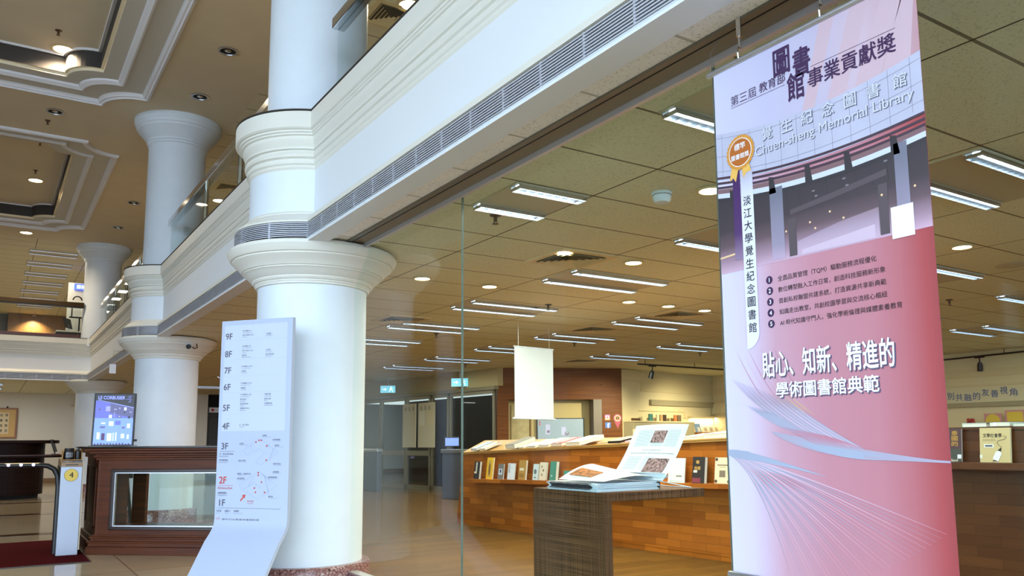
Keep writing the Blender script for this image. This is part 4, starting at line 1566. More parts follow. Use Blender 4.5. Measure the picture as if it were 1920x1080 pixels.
# bookcase: slanted display top, butcher-block front, ledge
t = empty('bookcase', BO, BANG, 'long low butcher-block bookcase with sloping top, along the library floor', 'bookcase')
S1 = 6.10
mb = MB()
mb.add([(0.0, 0.03, 0.05), (S1, 0.03, 0.05), (S1, 0.03, zf(S1) - 0.02), (0.17, 0.03, zf(0.17) - 0.02)], [(0, 1, 2, 3)])
mb.add([(0.0, 0.03, 0.05), (0.17, 0.03, zf(0.17) - 0.02), (0.0, 0.50, zb(0) - 0.02), (-0.06, 0.52, 0.05)], [(0, 1, 2, 3)])
mb.add([(S1, 0.03, 0.05), (S1, 0.52, 0.05), (S1, 0.52, zb(S1) - 0.02), (S1, 0.03, zf(S1) - 0.02)], [(0, 1, 2, 3)])
mb.add([(-0.06, 0.52, 0.05), (0.0, 0.52, zb(0) - 0.02), (S1, 0.52, zb(S1) - 0.02), (S1, 0.52, 0.05)], [(0, 1, 2, 3)])
mb.add([(0.17, 0.03, zf(0.17) - 0.02), (S1, 0.03, zf(S1) - 0.02), (S1, 0.52, zb(S1) - 0.02), (0.0, 0.52, zb(0) - 0.02)], [(0, 1, 2, 3)])
mb.add([(0.0, 0.03, 0.05), (-0.06, 0.52, 0.05), (S1, 0.52, 0.05), (S1, 0.03, 0.05)], [(0, 1, 2, 3)])
mb.build('body', M_case, t)
mb = MB()
vs = []
for dzz in (-0.02, 0.0):
    vs += [(0.16, 0.0, zf(0.16) + dzz), (S1, 0.0, zf(S1) + dzz), (S1, 0.53, zb(S1) + dzz), (-0.03, 0.53, zb(0) + dzz)]
mb.add(vs, [(0, 3, 2, 1), (4, 5, 6, 7), (0, 1, 5, 4), (1, 2, 6, 5), (2, 3, 7, 6), (3, 0, 4, 7)])
mb.build('sloping_top', M_casetop, t)
mb = MB()
vs = []
for zo in (-0.045, 0.0):
    vs += [(0.50, -0.16, zl(0.5) + zo), (S1, -0.16, zl(S1) + zo), (S1, 0.03, zl(S1) + zo), (0.50, 0.03, zl(0.5) + zo)]
mb.add(vs, [(0, 3, 2, 1), (4, 5, 6, 7), (0, 1, 5, 4), (1, 2, 6, 5), (2, 3, 7, 6), (3, 0, 4, 7)])
mb.build('ledge', M_case, t)
MB().box(0.02, 0.034, 0.0, S1, 0.46, 0.05).build('plinth', M_case, t)
MB().add([(0.16, -0.008, zf(0.16)), (S1, -0.008, zf(S1)), (S1, 0.004, zf(S1)), (0.16, 0.004, zf(0.16)), (0.16, -0.008, zf(0.16) + 0.012), (S1, -0.008, zf(S1) + 0.012), (S1, 0.004, zf(S1) + 0.012), (0.16, 0.004, zf(0.16) + 0.012)],
         [(0, 3, 2, 1), (4, 5, 6, 7), (0, 1, 5, 4), (1, 2, 6, 5), (2, 3, 7, 6), (3, 0, 4, 7)]).build('stop_strip', M_casetop, t)
# second, taller unit to the right
t = empty('bookcase', MBK @ Vector((6.14, 0, 0)), BANG, 'taller dark-fronted bookcase at the right edge, partly behind the pink banner', 'bookcase')
MB().box(0.0, 0.0, 0.05, 2.9, 0.50, 1.205).build('body', M_case2, t)
MB().box(-0.01, -0.01, 1.205, 2.92, 0.51, 1.225).build('top_board', M_case2, t)
MB().box(0.0, -0.17, 0.925, 2.9, 0.0, 0.972).build('ledge', M_case2, t)
MB().box(0.02, 0.06, 0.0, 2.88, 0.46, 0.05).build('plinth', M_dark, t)


def stand(s0, w, h, th, cover, label, art, z=None, lean=0.12, pages=None):
    zz = zl(s0 + w / 2) if z is None else z
    # fore-edge to the right, leaning back on the case
    th_b = th
    y0 = -0.035 - th - 0.10 * h
    M = MBK @ Matrix.Translation((s0, min(-0.03 - th, -0.03 - th - h * math.sin(lean)) + 0.055 * 0, zz + 0.001)) @ Matrix.Rotation(-lean, 4, 'X')
    # rotate about the bottom back edge so the foot rests on the ledge
    return book('book', label, w, h, th, cover, art=art, M=M, pages=pages)


GD = (206, 164, 88)
stand(0.62, 0.13, 0.235, 0.035, (50, 50, 54), 'dark grey book standing leftmost on the bookcase ledge', [('r', 0.3, 0.3, 0.55, 0.95, (200, 196, 180)), ('r', 0.08, 0.32, 0.28, 0.42, (228, 214, 180))])
stand(0.91, 0.145, 0.285, 0.022, (232, 184, 44), 'yellow book with a brown cover picture, second on the ledge', [('r', 0.22, 0.10, 0.72, 0.86, (196, 160, 84)), ('o', 0.48, 0.45, 0.12, 0.28, (120, 80, 36))])
stand(1.16, 0.125, 0.20, 0.018, (122, 120, 116), 'grey book with a bluish window picture on the ledge', [('r', 0.15, 0.30, 0.8, 0.68, (196, 206, 222)), ('r', 0.35, 0.42, 0.6, 0.62, (40, 44, 60))])
stand(1.38, 0.15, 0.205, 0.016, (220, 226, 232), 'white book with grey sketch lines on the ledge', [('r', 0.1, 0.4, 0.35, 0.95, (176, 182, 190)), ('r', 0.5, 0.7, 0.7, 0.72, (150, 156, 168))])
stand(1.64, 0.15, 0.245, 0.028, (176, 136, 72), 'tan brown book with a white title block on the ledge', [('r', 0.15, 0.46, 0.75, 0.60, (220, 208, 180)), ('r', 0.1, 0.12, 0.8, 0.3, (150, 110, 56))])
stand(1.94, 0.105, 0.195, 0.030, (198, 214, 222), 'pale blue book with a dark oval picture on the ledge', [('o', 0.42, 0.52, 0.26, 0.16, (96, 110, 116)), ('r', 0.3, 0.12, 0.6, 0.2, (60, 110, 90))])
stand(2.07, 0.13, 0.215, 0.028, (214, 208, 188), 'cream book with small brown flowers on the ledge', [('o', 0.35, 0.75, 0.1, 0.06, (150, 116, 84)), ('o', 0.6, 0.55, 0.12, 0.07, (140, 110, 80)), ('o', 0.4, 0.3, 0.12, 0.07, (160, 130, 100))])
stand(2.30, 0.115, 0.225, 0.045, (70, 136, 122), 'tall teal green book left of the newspaper pile', [('r', 0.2, 0.2, 0.45, 0.28, (180, 200, 190))])
stand(2.54, 0.115, 0.115, 0.040, (72, 138, 124), 'small teal green book half hidden by the open newspaper', [])
stand(2.86, 0.04, 0.13, 0.02, (206, 176, 110), 'thin tan booklet behind the open newspaper', [])
stand(4.20, 0.22, 0.245, 0.012, (214, 224, 224), 'large pale book right behind the standing newspaper page', [('r', 0.5, 0.24, 0.85, 0.30, (120, 124, 110)), ('r', 0.1, 0.0, 0.95, 0.1, (180, 196, 206))])
stand(4.55, 0.155, 0.255, 0.042, (48, 44, 46), 'black book with gold lettering on the ledge', [('t', '書', 0.42, 0.80, 0.28, 0.13, GD), ('t', '館藏', 0.42, 0.57, 0.5, 0.13, GD), ('r', 0.1, 0.40, 0.4, 0.49, (220, 220, 214)), ('r', 0.02, 0.02, 0.7, 0.2, (120, 50, 66))])
stand(4.81, 0.19, 0.245, 0.018, (218, 206, 178), 'cream book with dark corner ornaments beside the pink banner', [('o', 0.1, 0.92, 0.09, 0.065, (80, 66, 58)), ('o', 0.9, 0.92, 0.09, 0.065, (80, 66, 58)), ('o', 0.1, 0.08, 0.09, 0.065, (80, 66, 58)), ('o', 0.9, 0.08, 0.09, 0.065, (80, 66, 58)),
      ('r', 0.3, 0.24, 0.68, 0.5, (120, 108, 96)), ('r', 0.15, 0.68, 0.85, 0.73, (140, 120, 100)), ('r', 0.3, 0.62, 0.7, 0.635, (150, 130, 110))])
stand(6.95, 0.185, 0.245, 0.02, (74, 50, 56), 'dark maroon book with gold vertical title, half behind the pink banner edge', [('t', '泰', 0.74, 0.86, 0.24, 0.14, (186, 140, 60)), ('t', '國', 0.74, 0.70, 0.24, 0.14, (186, 140, 60)), ('t', '的', 0.74, 0.54, 0.24, 0.14, (186, 140, 60)),
      ('r', 0.0, 0.02, 0.98, 0.38, (60, 66, 62)), ('r', 0.84, 0.10, 0.99, 0.22, (220, 220, 226)), ('r', 0.3, 0.52, 0.55, 0.60, (226, 226, 226)), ('t', 'Thailand', 0.6, 0.05, 0.5, None, (214, 208, 190))], z=0.973)
t = stand(7.265, 0.205, 0.245, 0.022, (196, 176, 128), 'tan book titled in black with a white pen on its cover, at the right edge',
          [('t', '文學社會學', 0.42, 0.78, 0.62, 0.12, (40, 34, 30)), ('r', 0.10, 0.655, 0.5, 0.662, (110, 96, 76)), ('r', 0.10, 0.63, 0.55, 0.637, (110, 96, 76)), ('r', 0.14, 0.43, 0.46, 0.53, (214, 214, 210)), ('r', 0.18, 0.455, 0.42, 0.50, (70, 74, 90)),
           ('p', [(0.40, 0.02), (0.50, 0.04), (0.62, 0.02), (0.50, 0.10)], (30, 26, 26)), ('p', [(0.42, 0.10), (0.60, 0.03), (0.72, 0.26), (0.62, 0.34), (0.52, 0.30)], (226, 228, 232)), ('p', [(0.58, 0.34), (0.70, 0.32), (0.72, 0.44)], (34, 30, 30)), ('r', 0.0, 0.12, 0.08, 0.22, (222, 220, 212))], z=0.973)
mb = MB()
pts = bez((0.72, 0.44), (0.40, 0.62), (0.80, 0.66), 8) + bez((0.80, 0.66), (0.96, 0.76), (0.78, 0.76), 6)[1:]
mb.tube([(p[0] * 0.205, -0.0014, p[1] * 0.245) for p in pts], 0.0011, 6)
mb.build('cover_line', M_ink, t)


def lying(s0, s1, along, w, th, cover, label, art=(), pages=None):
    th *= 1.3
    """book lying face up on the slope: s0..s1 its foot, reaching 'along' up the slope"""
    sm = (s0 + s1) / 2
    tilt = math.atan2(zb(sm) - zf(sm), 0.5)
    roll_ = math.atan2(zf(s1) - zf(s0), max(0.01, s1 - s0)) * 0.5
    M = MBK @ Matrix.Translation((s0, 0.03, zf(s0) + 0.012 + th + 0.03 * math.tan(tilt) + 0.0)) @ Matrix.Rotation(-math.atan(0.035 * 0.8), 4, 'Y') @ Matrix.Rotation(-R(90) + tilt, 4, 'X')
    return book('book', label, w, along, th, cover, art=art, M=M, group='books lying on the sloping top', pages=pages)


lying(0.36, 0.5, 0.30, 0.15, 0.025, (150, 172, 214), 'light blue book lying leftmost on the sloping top', [('r', 0.1, 0.1, 0.5, 0.8, (206, 216, 236))])
lying(0.57, 0.7, 0.30, 0.15, 0.022, (226, 214, 188), 'cream book with an orange corner lying second on the sloping top', [('r', 0.5, 0.8, 0.95, 0.98, (190, 96, 50))])
lying(1.20, 1.4, 0.36, 0.20, 0.045, (116, 110, 96), 'thick grey book lying on the sloping top', [('r', 0.15, 0.1, 0.8, 0.85, (136, 128, 112))])
lying(1.50, 1.6, 0.26, 0.11, 0.012, (222, 214, 190), 'thin cream booklet lying beside the thick grey book')
lying(1.68, 1.9, 0.33, 0.17, 0.020, (232, 226, 210), 'ivory book lying fifth on the sloping top')
lying(1.92, 2.1, 0.36, 0.20, 0.024, (214, 216, 212), 'pale grey book lying sixth on the sloping top', [('r', 0.2, 0.15, 0.8, 0.7, (236, 236, 232))])
lying(2.18, 2.4, 0.33, 0.20, 0.030, (164, 70, 86), 'dusty red book lying on the sloping top', [('r', 0.1, 0.2, 0.7, 0.95, (212, 160, 168)), ('r', 0.3, 0.02, 0.6, 0.1, (236, 220, 214))])
lying(2.45, 2.8, 0.40, 0.26, 0.032, (236, 238, 238), 'large white book lying on the sloping top', [('r', 0.0, 0.0, 1.0, 0.05, (150, 150, 140))])
lying(3.02, 3.2, 0.32, 0.16, 0.014, (196, 150, 84), 'tan book with an orange band lying on the sloping top', [('r', 0.1, 0.1, 0.4, 0.95, (178, 110, 60))])
lying(3.20, 3.5, 0.33, 0.20, 0.022, (150, 146, 132), 'grey book with a black edge lying on the sloping top', pages=M_black)
lying(3.48, 3.7, 0.28, 0.22, 0.014, (220, 160, 186), 'pink book lying beside the standing newspaper page')
lying(4.28, 4.5, 0.36, 0.24, 0.020, (232, 232, 226), 'white book lying right behind the standing newspaper page')
lying(4.60, 4.9, 0.38, 0.27, 0.036, (238, 238, 234), 'thick white book lying beside the pink banner')
for s, w, th, c, l, edge in ((6.60, 0.20, 0.02, (190, 200, 196), 'pale book lying on the dark bookcase, hidden edge by the banner', None), (7.12, 0.17, 0.030, (176, 192, 186), 'pale green-grey book lying flat above the maroon book', None), (7.31, 0.14, 0.034, (66, 66, 72), 'dark grey book lying flat above the tan book', None), (7.47, 0.20, 0.022, (170, 190, 186), 'pale teal book lying flat at the right edge', None)):
    M = MBK @ Matrix.Translation((s, 0.0, 1.226 + th)) @ Matrix.Rotation(-R(90), 4, 'X')
    o = book('book', l, w, 0.24, th, c, M=M, group='books lying on the dark bookcase')
    mb = MB().rect(0.1 * w, 0.006, 0.7 * w, 0.018, 0)
    if c[0] < 100:
        MB().box(0.03, 0.004, -0.0008, 0.05, th - 0.004, 0.0).build('spine_label', M_white_ink, o)

# ------------------------------------------------------------------ white hanging sheet
t = empty('hanging_sheet', (5.76, 9.0, 0), 0, 'blank white hanging sheet with a bottom rod, over the bookcase', 'banner')
mb = MB()
vs, fs = [], []
for side in (0, 1):
    for j in range(9):
        for i in range(9):
            vs.append((0.62 * i / 8, 0.006 * side + 0.012 * math.sin(i * 0.8) * j / 8, 2.395 - 0.94 * j / 8 - 0.015 * i / 8))
for side in (0, 1):
    for j in range(8):
        for i in range(8):
            a = side * 81 + j * 9 + i
            fs.append((a, a + 1, a + 10, a + 9) if side else (a, a + 9, a + 10, a + 1))
mb.add(vs, fs, 0, True)
mb.build('cloth', mat('sheet_cloth', (222, 227, 228), 0.8), t)
MB().tube([(-0.03, 0.003, 1.452), (0.65, 0.003, 1.438)], 0.011, 12).build('bottom_rod', M_white, t)
MB().tube([(-0.01, 0.003, 2.398), (0.63, 0.003, 2.383)], 0.010, 12).build('top_rod', M_white, t)
mb = MB()
for x in (0.06, 0.56):
    mb.tube([(x, 0.003, 2.39), (x, 0.003, 2.75)], 0.0015, 6)
mb.build('hanging_wire', M_alu, t)

# ------------------------------------------------------------------ wood portal with screen
PA = math.atan2(-0.4284, 0.9036)
MP = Matrix.Translation((9.28, 15.22, 0)) @ Matrix.Rotation(PA, 4, 'Z')
t = struct(empty('wall_portal', (9.28, 15.22, 0), PA))
mb = MB()
mb.box(0, 0, 0, 0.25, 0.7, ZL)
mb.box(2.34, 0, 0, 2.80, 0.7, ZL)
mb.box(0.25, 0, 2.06, 2.34, 0.7, 2.36)
mb.box(0.25, 0.02, 2.36, 2.34, 0.7, 2.40)
mb.box(0.25, 0, 2.40, 2.34, 0.7, ZL)
mb.build('wood_frame', M_portal, t)
MB().box(0.25, 0.45, 0, 2.34, 0.7, 2.06).build('recess_back', mat('recess_beige', (206, 180, 120), 0.6), t)
MB().box(2.15, 0.002, 0, 2.338, 0.45, 2.06).build('grey_jamb', mat('grey_jamb', (120, 104, 90), 0.5), t)
MB().box(0.36, 0.42, 0, 0.76, 0.45, 1.95).build('notice_panel', mat('notice_panel', (198, 178, 128), 0.6, noise=0.12, nscale=9), t)
MB().box(0.78, 0.43, 0, 0.81, 0.45, 1.95).build('panel_post', mat('post_brown', (128, 92, 44), 0.5), t)
t = empty('display_screen', MP @ Vector((0.93, 0.38, 0)), PA, 'grey flat screen in the wood portal', 'screen')
MB().box(0, 0, 0.95, 1.08, 0.045, 1.66).build('bezel', M_black, t, bevel=0.004)
mb = MB().rect(0.02, 0.97, 1.06, 1.64, 0.0008)
mb.rect(0.20, 1.30, 0.30, 1.52, 0.0012, 1)
mb.rect(0.56, 1.28, 0.66, 1.46, 0.0012, 1)
mb.disc(0.035, (0.26, 1.36), 0.0018, 16, 2)
mb.disc(0.05, (0.68, 1.32), 0.0018, 16, 2)
mb.disc(0.03, (0.68, 1.34), 0.0022, 16, 0)
mb.rect(0.62, 1.20, 0.76, 1.23, 0.0018, 2)
for k in range(3):
    mb.rect(0.05, 1.50 + k * 0.035, 0.08, 1.525 + k * 0.035, 0.0014, 3)
mb.build('screen_image', [mat('screen_grey', (150, 162, 172), 0.3, emit=0.35), mat('screen_pale', (186, 184, 214), 0.4, emit=0.35), mat('screen_violet', (132, 112, 138), 0.4, emit=0.3), mat('screen_red', (196, 60, 70), 0.4, emit=0.3)], t)


def sticker(name, label, x, z, build):
    o = empty(name, MP @ Vector((x, -0.001, z)), PA, label, 'sticker', 'round and square stickers on the wood portal')
    build(o)


def st_insta(o):
    mb = MB()
    a = 0.062
    pts = [(sx * (a - 0.018) + 0.018 * math.cos(q), sz * (a - 0.018) + 0.018 * math.sin(q)) for sx, sz, b in ((1, 1, 0), (-1, 1, 1), (-1, -1, 2), (1, -1, 3)) for q in [R(90 * b + 22.5 * k) for k in range(5)]]
    mb.prism([(p[0], p[1]) for p in pts], -0.003, 0.0, 'xz', 0)
    mb.build('backing', ramp_mat('sticker_pink', 2, [(-0.062, (236, 176, 70)), (-0.02, (226, 96, 90)), (0.062, (190, 70, 150))]), o)
    mb = MB()
    mb.disc(0.034, (0, 0), 0.0035, 24, 0)
    mb.disc(0.022, (0, 0), 0.004, 24, 1)
    for x0, z0, x1, z1 in ((-0.046, 0.04, 0.046, 0.046), (-0.046, -0.046, 0.046, -0.04), (-0.046, -0.046, -0.04, 0.046), (0.04, -0.046, 0.046, 0.046)):
        mb.rect(x0, z0, x1, z1, 0.0035, 0)
    mb.build('camera_icon', [M_white_ink, mat('sticker_rose', (214, 84, 120), 0.5)], o)


def st_fb(o):
    MB().prism([(-0.062, -0.062), (0.062, -0.062), (0.062, 0.062), (-0.062, 0.062)], -0.003, 0, 'xz').build('backing', mat('sticker_blue', (74, 116, 196), 0.5), o, bevel=0.006)
    mb = MB()
    text(mb, 'f', 0.008, -0.008, h=0.098, d=0.004, align='C', bold=0.05)
    mb.build('letter', M_white_ink, o)


def st_pin(o):
    mb = MB()
    pts = [(0.095 * math.cos(R(a)), 0.095 * math.sin(R(a))) for a in range(-30, 211, 12)] + [(0.0, -0.235)]
    mb.prism(pts, -0.003, 0, 'xz')
    mb.build('backing', mat('sticker_magenta', (176, 70, 92), 0.5), o)
    mb = MB()
    mb.disc(0.068, (0, 0.0), 0.0035, 28, 0)
    mb.disc(0.052, (0, 0.0), 0.0040, 28, 1)
    mb.rect(-0.03, -0.02, 0.03, 0.025, 0.0044, 2)
    mb.disc(0.010, (0.0, 0.003), 0.0048, 14, 0)
    mb.build('pin_icon', [mat('pin_cream', (246, 220, 180), 0.5), mat('pin_amber', (200, 110, 60), 0.5), M_ink], o)


sticker('camera_sticker', 'pink rounded square camera sticker on the wood portal', 2.46, 1.66, st_insta)
sticker('letter_sticker', 'blue square sticker with a white letter on the wood portal', 2.47, 1.49, st_fb)
sticker('map_pin_sticker', 'magenta map pin sticker at the portal edge', 2.69, 1.64, st_pin)

# ------------------------------------------------------------------ cream wall with shelves
WA = math.atan2(0.2, 1.0)
MW = Matrix.Translation((11.79, 14.1, 0)) @ Matrix.Rotation(WA, 4, 'Z')
t = struct(empty('wall_back', (11.79, 14.1, 0), WA))
MB().box(-0.05, 0.0, 0, 5.4, 0.2, ZL).build('plain_face', M_cream, t)
mb = MB()
mb.box(0.0, -0.05, 2.60, 0.78, 0.0, 2.74)
mb.box(0.0, -0.05, 2.50, 0.78, 0.0, 2.60)
mb.box(0.78, -0.04, 2.27, 4.4, 0.0, 2.63)
mb.box(0.68, -0.03, 1.82, 2.53, 0.0, 1.84)
mb.box(2.50, -0.03, 1.68, 2.54, 0.0, 1.84)
mb.box(2.53, -0.03, 1.67, 4.4, 0.0, 1.69)
mb.build('relief_panels', M_cream2, t)
MB().box(1.12, -0.07, 1.96, 5.2, 0.0, 2.09).build('greige_band', M_greige, t)
t = empty('wall_shelf', MW @ Vector((0.14, 0, 0)), WA, 'greige low cabinet with small books on top, right of the wood portal', 'shelf')
MB().box(0, -0.26, 0.0, 2.42, 0.0, 1.56).build('cabinet_face', M_greige, t)
MB().box(-0.01, -0.28, 1.56, 2.44, 0.0, 1.585).build('top_board', M_cream2, t)
MB().box(0.0, -0.265, 1.25, 1.0, -0.26, 1.40).build('pale_panel', M_cream, t)
t = empty('wall_shelf', MW @ Vector((2.66, 0, 0)), WA, 'bright cream display niche with a wooden ledge, beside the pink banner', 'shelf')
MB().box(0, -0.28, 1.28, 2.2, 0.0, 1.33).build('ledge', M_case, t)
MB().box(0.0, -0.02, 1.33, 2.2, 0.0, 1.66).build('back_panel', mat('niche_white', (244, 236, 214), 0.6), t)
MB().box(0, -0.26, 0, 2.2, 0.0, 1.28).build('lower_panel', M_cream2, t)
l = bpy.data.lights.new('niche_strip', 'AREA')
l.shape, l.size, l.size_y, l.energy, l.color = 'RECTANGLE', 2.0, 0.05, 12, (1, 0.82, 0.55)
lo = bpy.data.objects.new('niche_strip', l)
COL.objects.link(lo)
lo.parent = t
lo.location = (1.1, -0.10, 1.70)
MB().box(0, -0.16, 1.705, 2.2, 0.0, 1.73).build('light_pelmet', M_cream2, t)
for s, w, h, c, l in ((0.02, 0.30, 0.055, (88, 58, 30), 'dark brown book lying on the greige cabinet'), (0.76, 0.14, 0.16, (70, 130, 120), 'teal book standing on the greige cabinet'), (1.10, 0.09, 0.15, (220, 206, 170), 'cream book standing on the greige cabinet'), (1.26, 0.10, 0.15, (190, 150, 100), 'tan book standing on the greige cabinet'),
                      (1.40, 0.12, 0.15, (70, 50, 40), 'dark brown book standing on the greige cabinet'), (1.92, 0.10, 0.15, (220, 120, 70), 'orange book standing on the greige cabinet'), (2.08, 0.14, 0.15, (120, 100, 80), 'grey-brown book standing on the greige cabinet')):
    book('book', l, w, h, 0.03, c, M=MW @ Matrix.Translation((0.14 + s * 0.85, -0.24, 1.586)), group='small books on the greige cabinet')
book('book', 'blue and white book leaning in the bright niche', 0.22, 0.22, 0.02, (130, 160, 196), M=MW @ Matrix.Translation((2.74, -0.20, 1.331)) @ Matrix.Rotation(-0.25, 4, 'X'), art=[('r', 0.35, 0.1, 0.85, 0.6, (230, 220, 196))], group='books in the bright niche')
for k in range(5):
    book('book', 'pale cream book in the bright niche, %s from its left' % ORD[k + 1], 0.17, 0.14, 0.02, (236, 226, 202), M=MW @ Matrix.Translation((3.08 + k * 0.25, -0.20, 1.331)) @ Matrix.Rotation(-0.25, 4, 'X'), art=[('o', 0.5, 0.5, 0.28, 0.30, (214, 190, 150))], group='books in the bright niche')

# right wall with lettering, and what stands before it
t = struct(empty('wall_right_inner', (15.5, 14.8, 0), R(-90)))
MB().box(0, 0, 0, 21, 0.2, ZL).build('plain_face', M_cream, t)
mb = MB()
mb.box(0, -0.04, 2.28, 21, 0.0, 2.42)
mb.box(0, -0.03, 2.10, 21, 0.0, 2.14)
mb.build('relief_panels', M_cream2, t)
MB().box(0, -0.05, 1.80, 21, 0.0, 2.06).build('lettering_board', mat('lettering_board', (226, 210, 170), 0.6), t)
MB().box(0, -0.10, 1.72, 21, 0.0, 1.80).build('greige_rail', M_greige, t)
mb = MB()
for k, (ch, dz_) in enumerate(zip('理多元性別共融的友善視角', (0, -0.03, 0.0, 0.0, 0.02, -0.01, -0.02, 0.0, 0.06, 0.03, 0.08, 0.04))):
    text(mb, ch, 5.55 + k * 0.165, 1.92 + dz_, h=0.135, w=0.135, d=0.052, align='C', bold=0.01)
tag(mb.build('wall_lettering', mat('lettering_blue', (88, 104, 150), 0.6)), 'blue Chinese lettering along the cream wall at the right edge', 'lettering').matrix_world = Matrix.Translation((15.5, 14.8, 0)) @ Matrix.Rotation(R(-90), 4, 'Z')
t = empty('wall_shelf', (15.5, 10.0, 0), R(-90), 'cream cabinet run under the blue lettering', 'shelf')
MB().box(0, -0.35, 0, 6.0, 0.0, 1.28).build('cabinet_face', M_cream2, t)
MB().box(0, -0.37, 1.28, 6.0, 0.0, 1.31).build('top_board', M_cream, t)
for y, w, h, l in ((7.75, 0.30, 0.27, 'gold-yellow round sign with a pink border, left one under the lettering'), (7.36, 0.34, 0.32, 'gold-yellow square sign with a pink border, right one under the lettering')):
    o = empty('small_sign', (15.28, y, 1.312), R(-90), l, 'sign')
    MB().box(-w / 2, 0, 0, w / 2, 0.02, h).build('frame', mat('sign_pink', (206, 140, 140), 0.6), o)
    (MB().disc(w * 0.42, (0, h / 2), 0.001, 28) if 'round' in l else MB().rect(-w * 0.4, h * 0.12, w * 0.4, h * 0.9, 0.001)).build('face', mat('sign_gold', (226, 190, 66), 0.5), o)
t = empty('flower_pot', (15.28, 8.15, 1.311), 0, 'small red and white flower pot left of the gold signs', 'plant')
MB().lathe([(0.0, 0.0), (0.045, 0.0), (0.06, 0.09), (0.05, 0.09)], 16).build('pot', M_white, t)
mb = MB()
for k in range(12):
    a = k * 2.4
    mb.lathe([(0.0, 0.03), (0.028, 0.012), (0.028, -0.012), (0.0, -0.03)], 8, (0.045 * math.cos(a), 0.045 * math.sin(a), 0.14 + 0.03 * math.sin(k * 1.7)))
mb.build('blossoms', mat('blossom_red', (186, 60, 60), 0.7), t)

# ------------------------------------------------------------------ glass doors, security gate, kiosk
DV = Vector((9.25 - 8.62, 15.2 - 21.6, 0))
DL = DV.length
DA = math.atan2(DV.y, DV.x)
t = struct(empty('wall_doors', (8.62, 21.6, 0), DA))
MB().box(-0.5, 0.0, 2.36, DL + 0.05, 0.25, ZL).build('header', mat('header_beige', (190, 170, 120), 0.6), t)
MB().box(-0.5, -0.06, 2.28, DL, 0.1, 2.36).build('door_track', mat('door_track', (150, 140, 116), 0.4, 0.5), t)
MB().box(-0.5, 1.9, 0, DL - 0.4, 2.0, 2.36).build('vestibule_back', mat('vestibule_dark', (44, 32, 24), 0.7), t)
M_dfr = mat('door_frame_steel', (158, 150, 128), 0.35, 0.6)
for k, (a, b) in enumerate(((0.05, 1.30), (1.32, 2.60), (2.62, 3.75), (3.8, 4.55), (4.6, 6.35))):
    d = struct(empty('door_%d' % (k + 1), (0, 0, 0)))
    d.parent = t
    mb = MB()
    mb.box(a, 0, 0, a + 0.07, 0.05, 2.28)
    mb.box(b - 0.07, 0, 0, b, 0.05, 2.28)
    mb.box(a, 0, 2.2, b, 0.05, 2.28)
    mb.box(a, 0, 0, b, 0.05, 0.10)
    if k < 3:
        mb.box(a, -0.02, 0.82, b, 0.06, 0.94)
    mb.build('door_frame', M_dfr, d)
    MB().box(a + 0.07, 0.02, 0.1, b - 0.07, 0.03, 2.2).build('pane', M_dglass, d)
for k, (a, b) in enumerate(((2.62, 3.24), (3.36, 4.10))):
    o = empty('notice_sheet', (8.62 + DV.x / DL * a, 21.6 + DV.y / DL * a, 0), DA, ['tall cream notice board on the glass doors, left one', 'tall cream notice board on the glass doors, right one with papers'][k], 'notice', 'notice boards on the glass doors')
    MB().box(0, -0.10, 1.02, b - a, -0.08, 2.10).build('sheet', mat('notice_cream', (216, 204, 172), 0.6), o)
    mb = MB()
    for q in range(3):
        mb.rect(0.1 + q * 0.18, 1.92, 0.2 + q * 0.18, 2.02, 0.102, 0)
    if k:
        mb.rect(0.05, 1.55, 0.30, 1.90, 0.102, 1)
        mb.rect(0.40, 1.55, 0.72, 1.90, 0.102, 2)
    mb.build('pinned_papers', [mat('notice_grey', (176, 166, 140), 0.7), mat('notice_white', (228, 220, 196), 0.7), mat('notice_tan', (224, 206, 166), 0.7)], o)
struct(MB().box(9.35, 17.5, 2.34, 13, 24, 2.4).build('ceiling_vestibule', mat('vestibule_glow_panel', (226, 236, 244), 0.4, emit=1.2)))  # ceiling glows by its own emission, no lamp in it
for k, (x, y, z) in enumerate(((8.55, 19.4, 2.50), (9.0, 16.4, 2.50))):
    o = empty('exit_sign', (x, y, z), R(-35), ['pale green running-man exit sign, left one above the doors', 'pale green running-man exit sign, right one at the glass joint'][k], 'sign', 'exit signs above the glass doors')
    MB().box(-0.20, -0.02, -0.10, 0.20, 0.02, 0.10).build('lightbox', mat('exit_box', (206, 214, 208), 0.5), o, bevel=0.005)
    mb = MB().rect(-0.19, -0.09, 0.19, 0.09, 0.021, 0)
    mb.rect(-0.19, -0.09, -0.01, 0.09, 0.0214, 2)
    mb.disc(0.018, (0.08, 0.055), 0.0225, 14, 1)
    mb.flat([(0.05, 0.035), (0.10, 0.03), (0.085, -0.02), (0.045, -0.01)], 0.0225, 1)
    mb.flat([(0.05, -0.01), (0.02, -0.07), (0.04, -0.075), (0.075, -0.015)], 0.0225, 1)
    mb.flat([(0.07, -0.01), (0.12, -0.04), (0.11, -0.08), (0.125, -0.08), (0.14, -0.035), (0.09, 0.0)], 0.0225, 1)
    mb.flat([(0.095, 0.03), (0.14, 0.01), (0.145, 0.02), (0.10, 0.045)], 0.0225, 1)
    mb.flat([(-0.15, 0.01), (-0.08, 0.01), (-0.08, 0.04), (-0.03, 0.0), (-0.08, -0.04), (-0.08, -0.01), (-0.15, -0.01)], 0.0225, 1)
    mb.build('pictogram', [mat('exit_green', (126, 206, 232), 0.4, emit=0.9), mat('exit_white', (240, 255, 250), 0.4, emit=1.1), mat('exit_aqua', (140, 212, 240), 0.4, emit=0.9)], o)
    MB().tube([(0, 0, 0.1), (0, 0, ZL - z)], 0.01, 8).build('stem', M_alu, o)
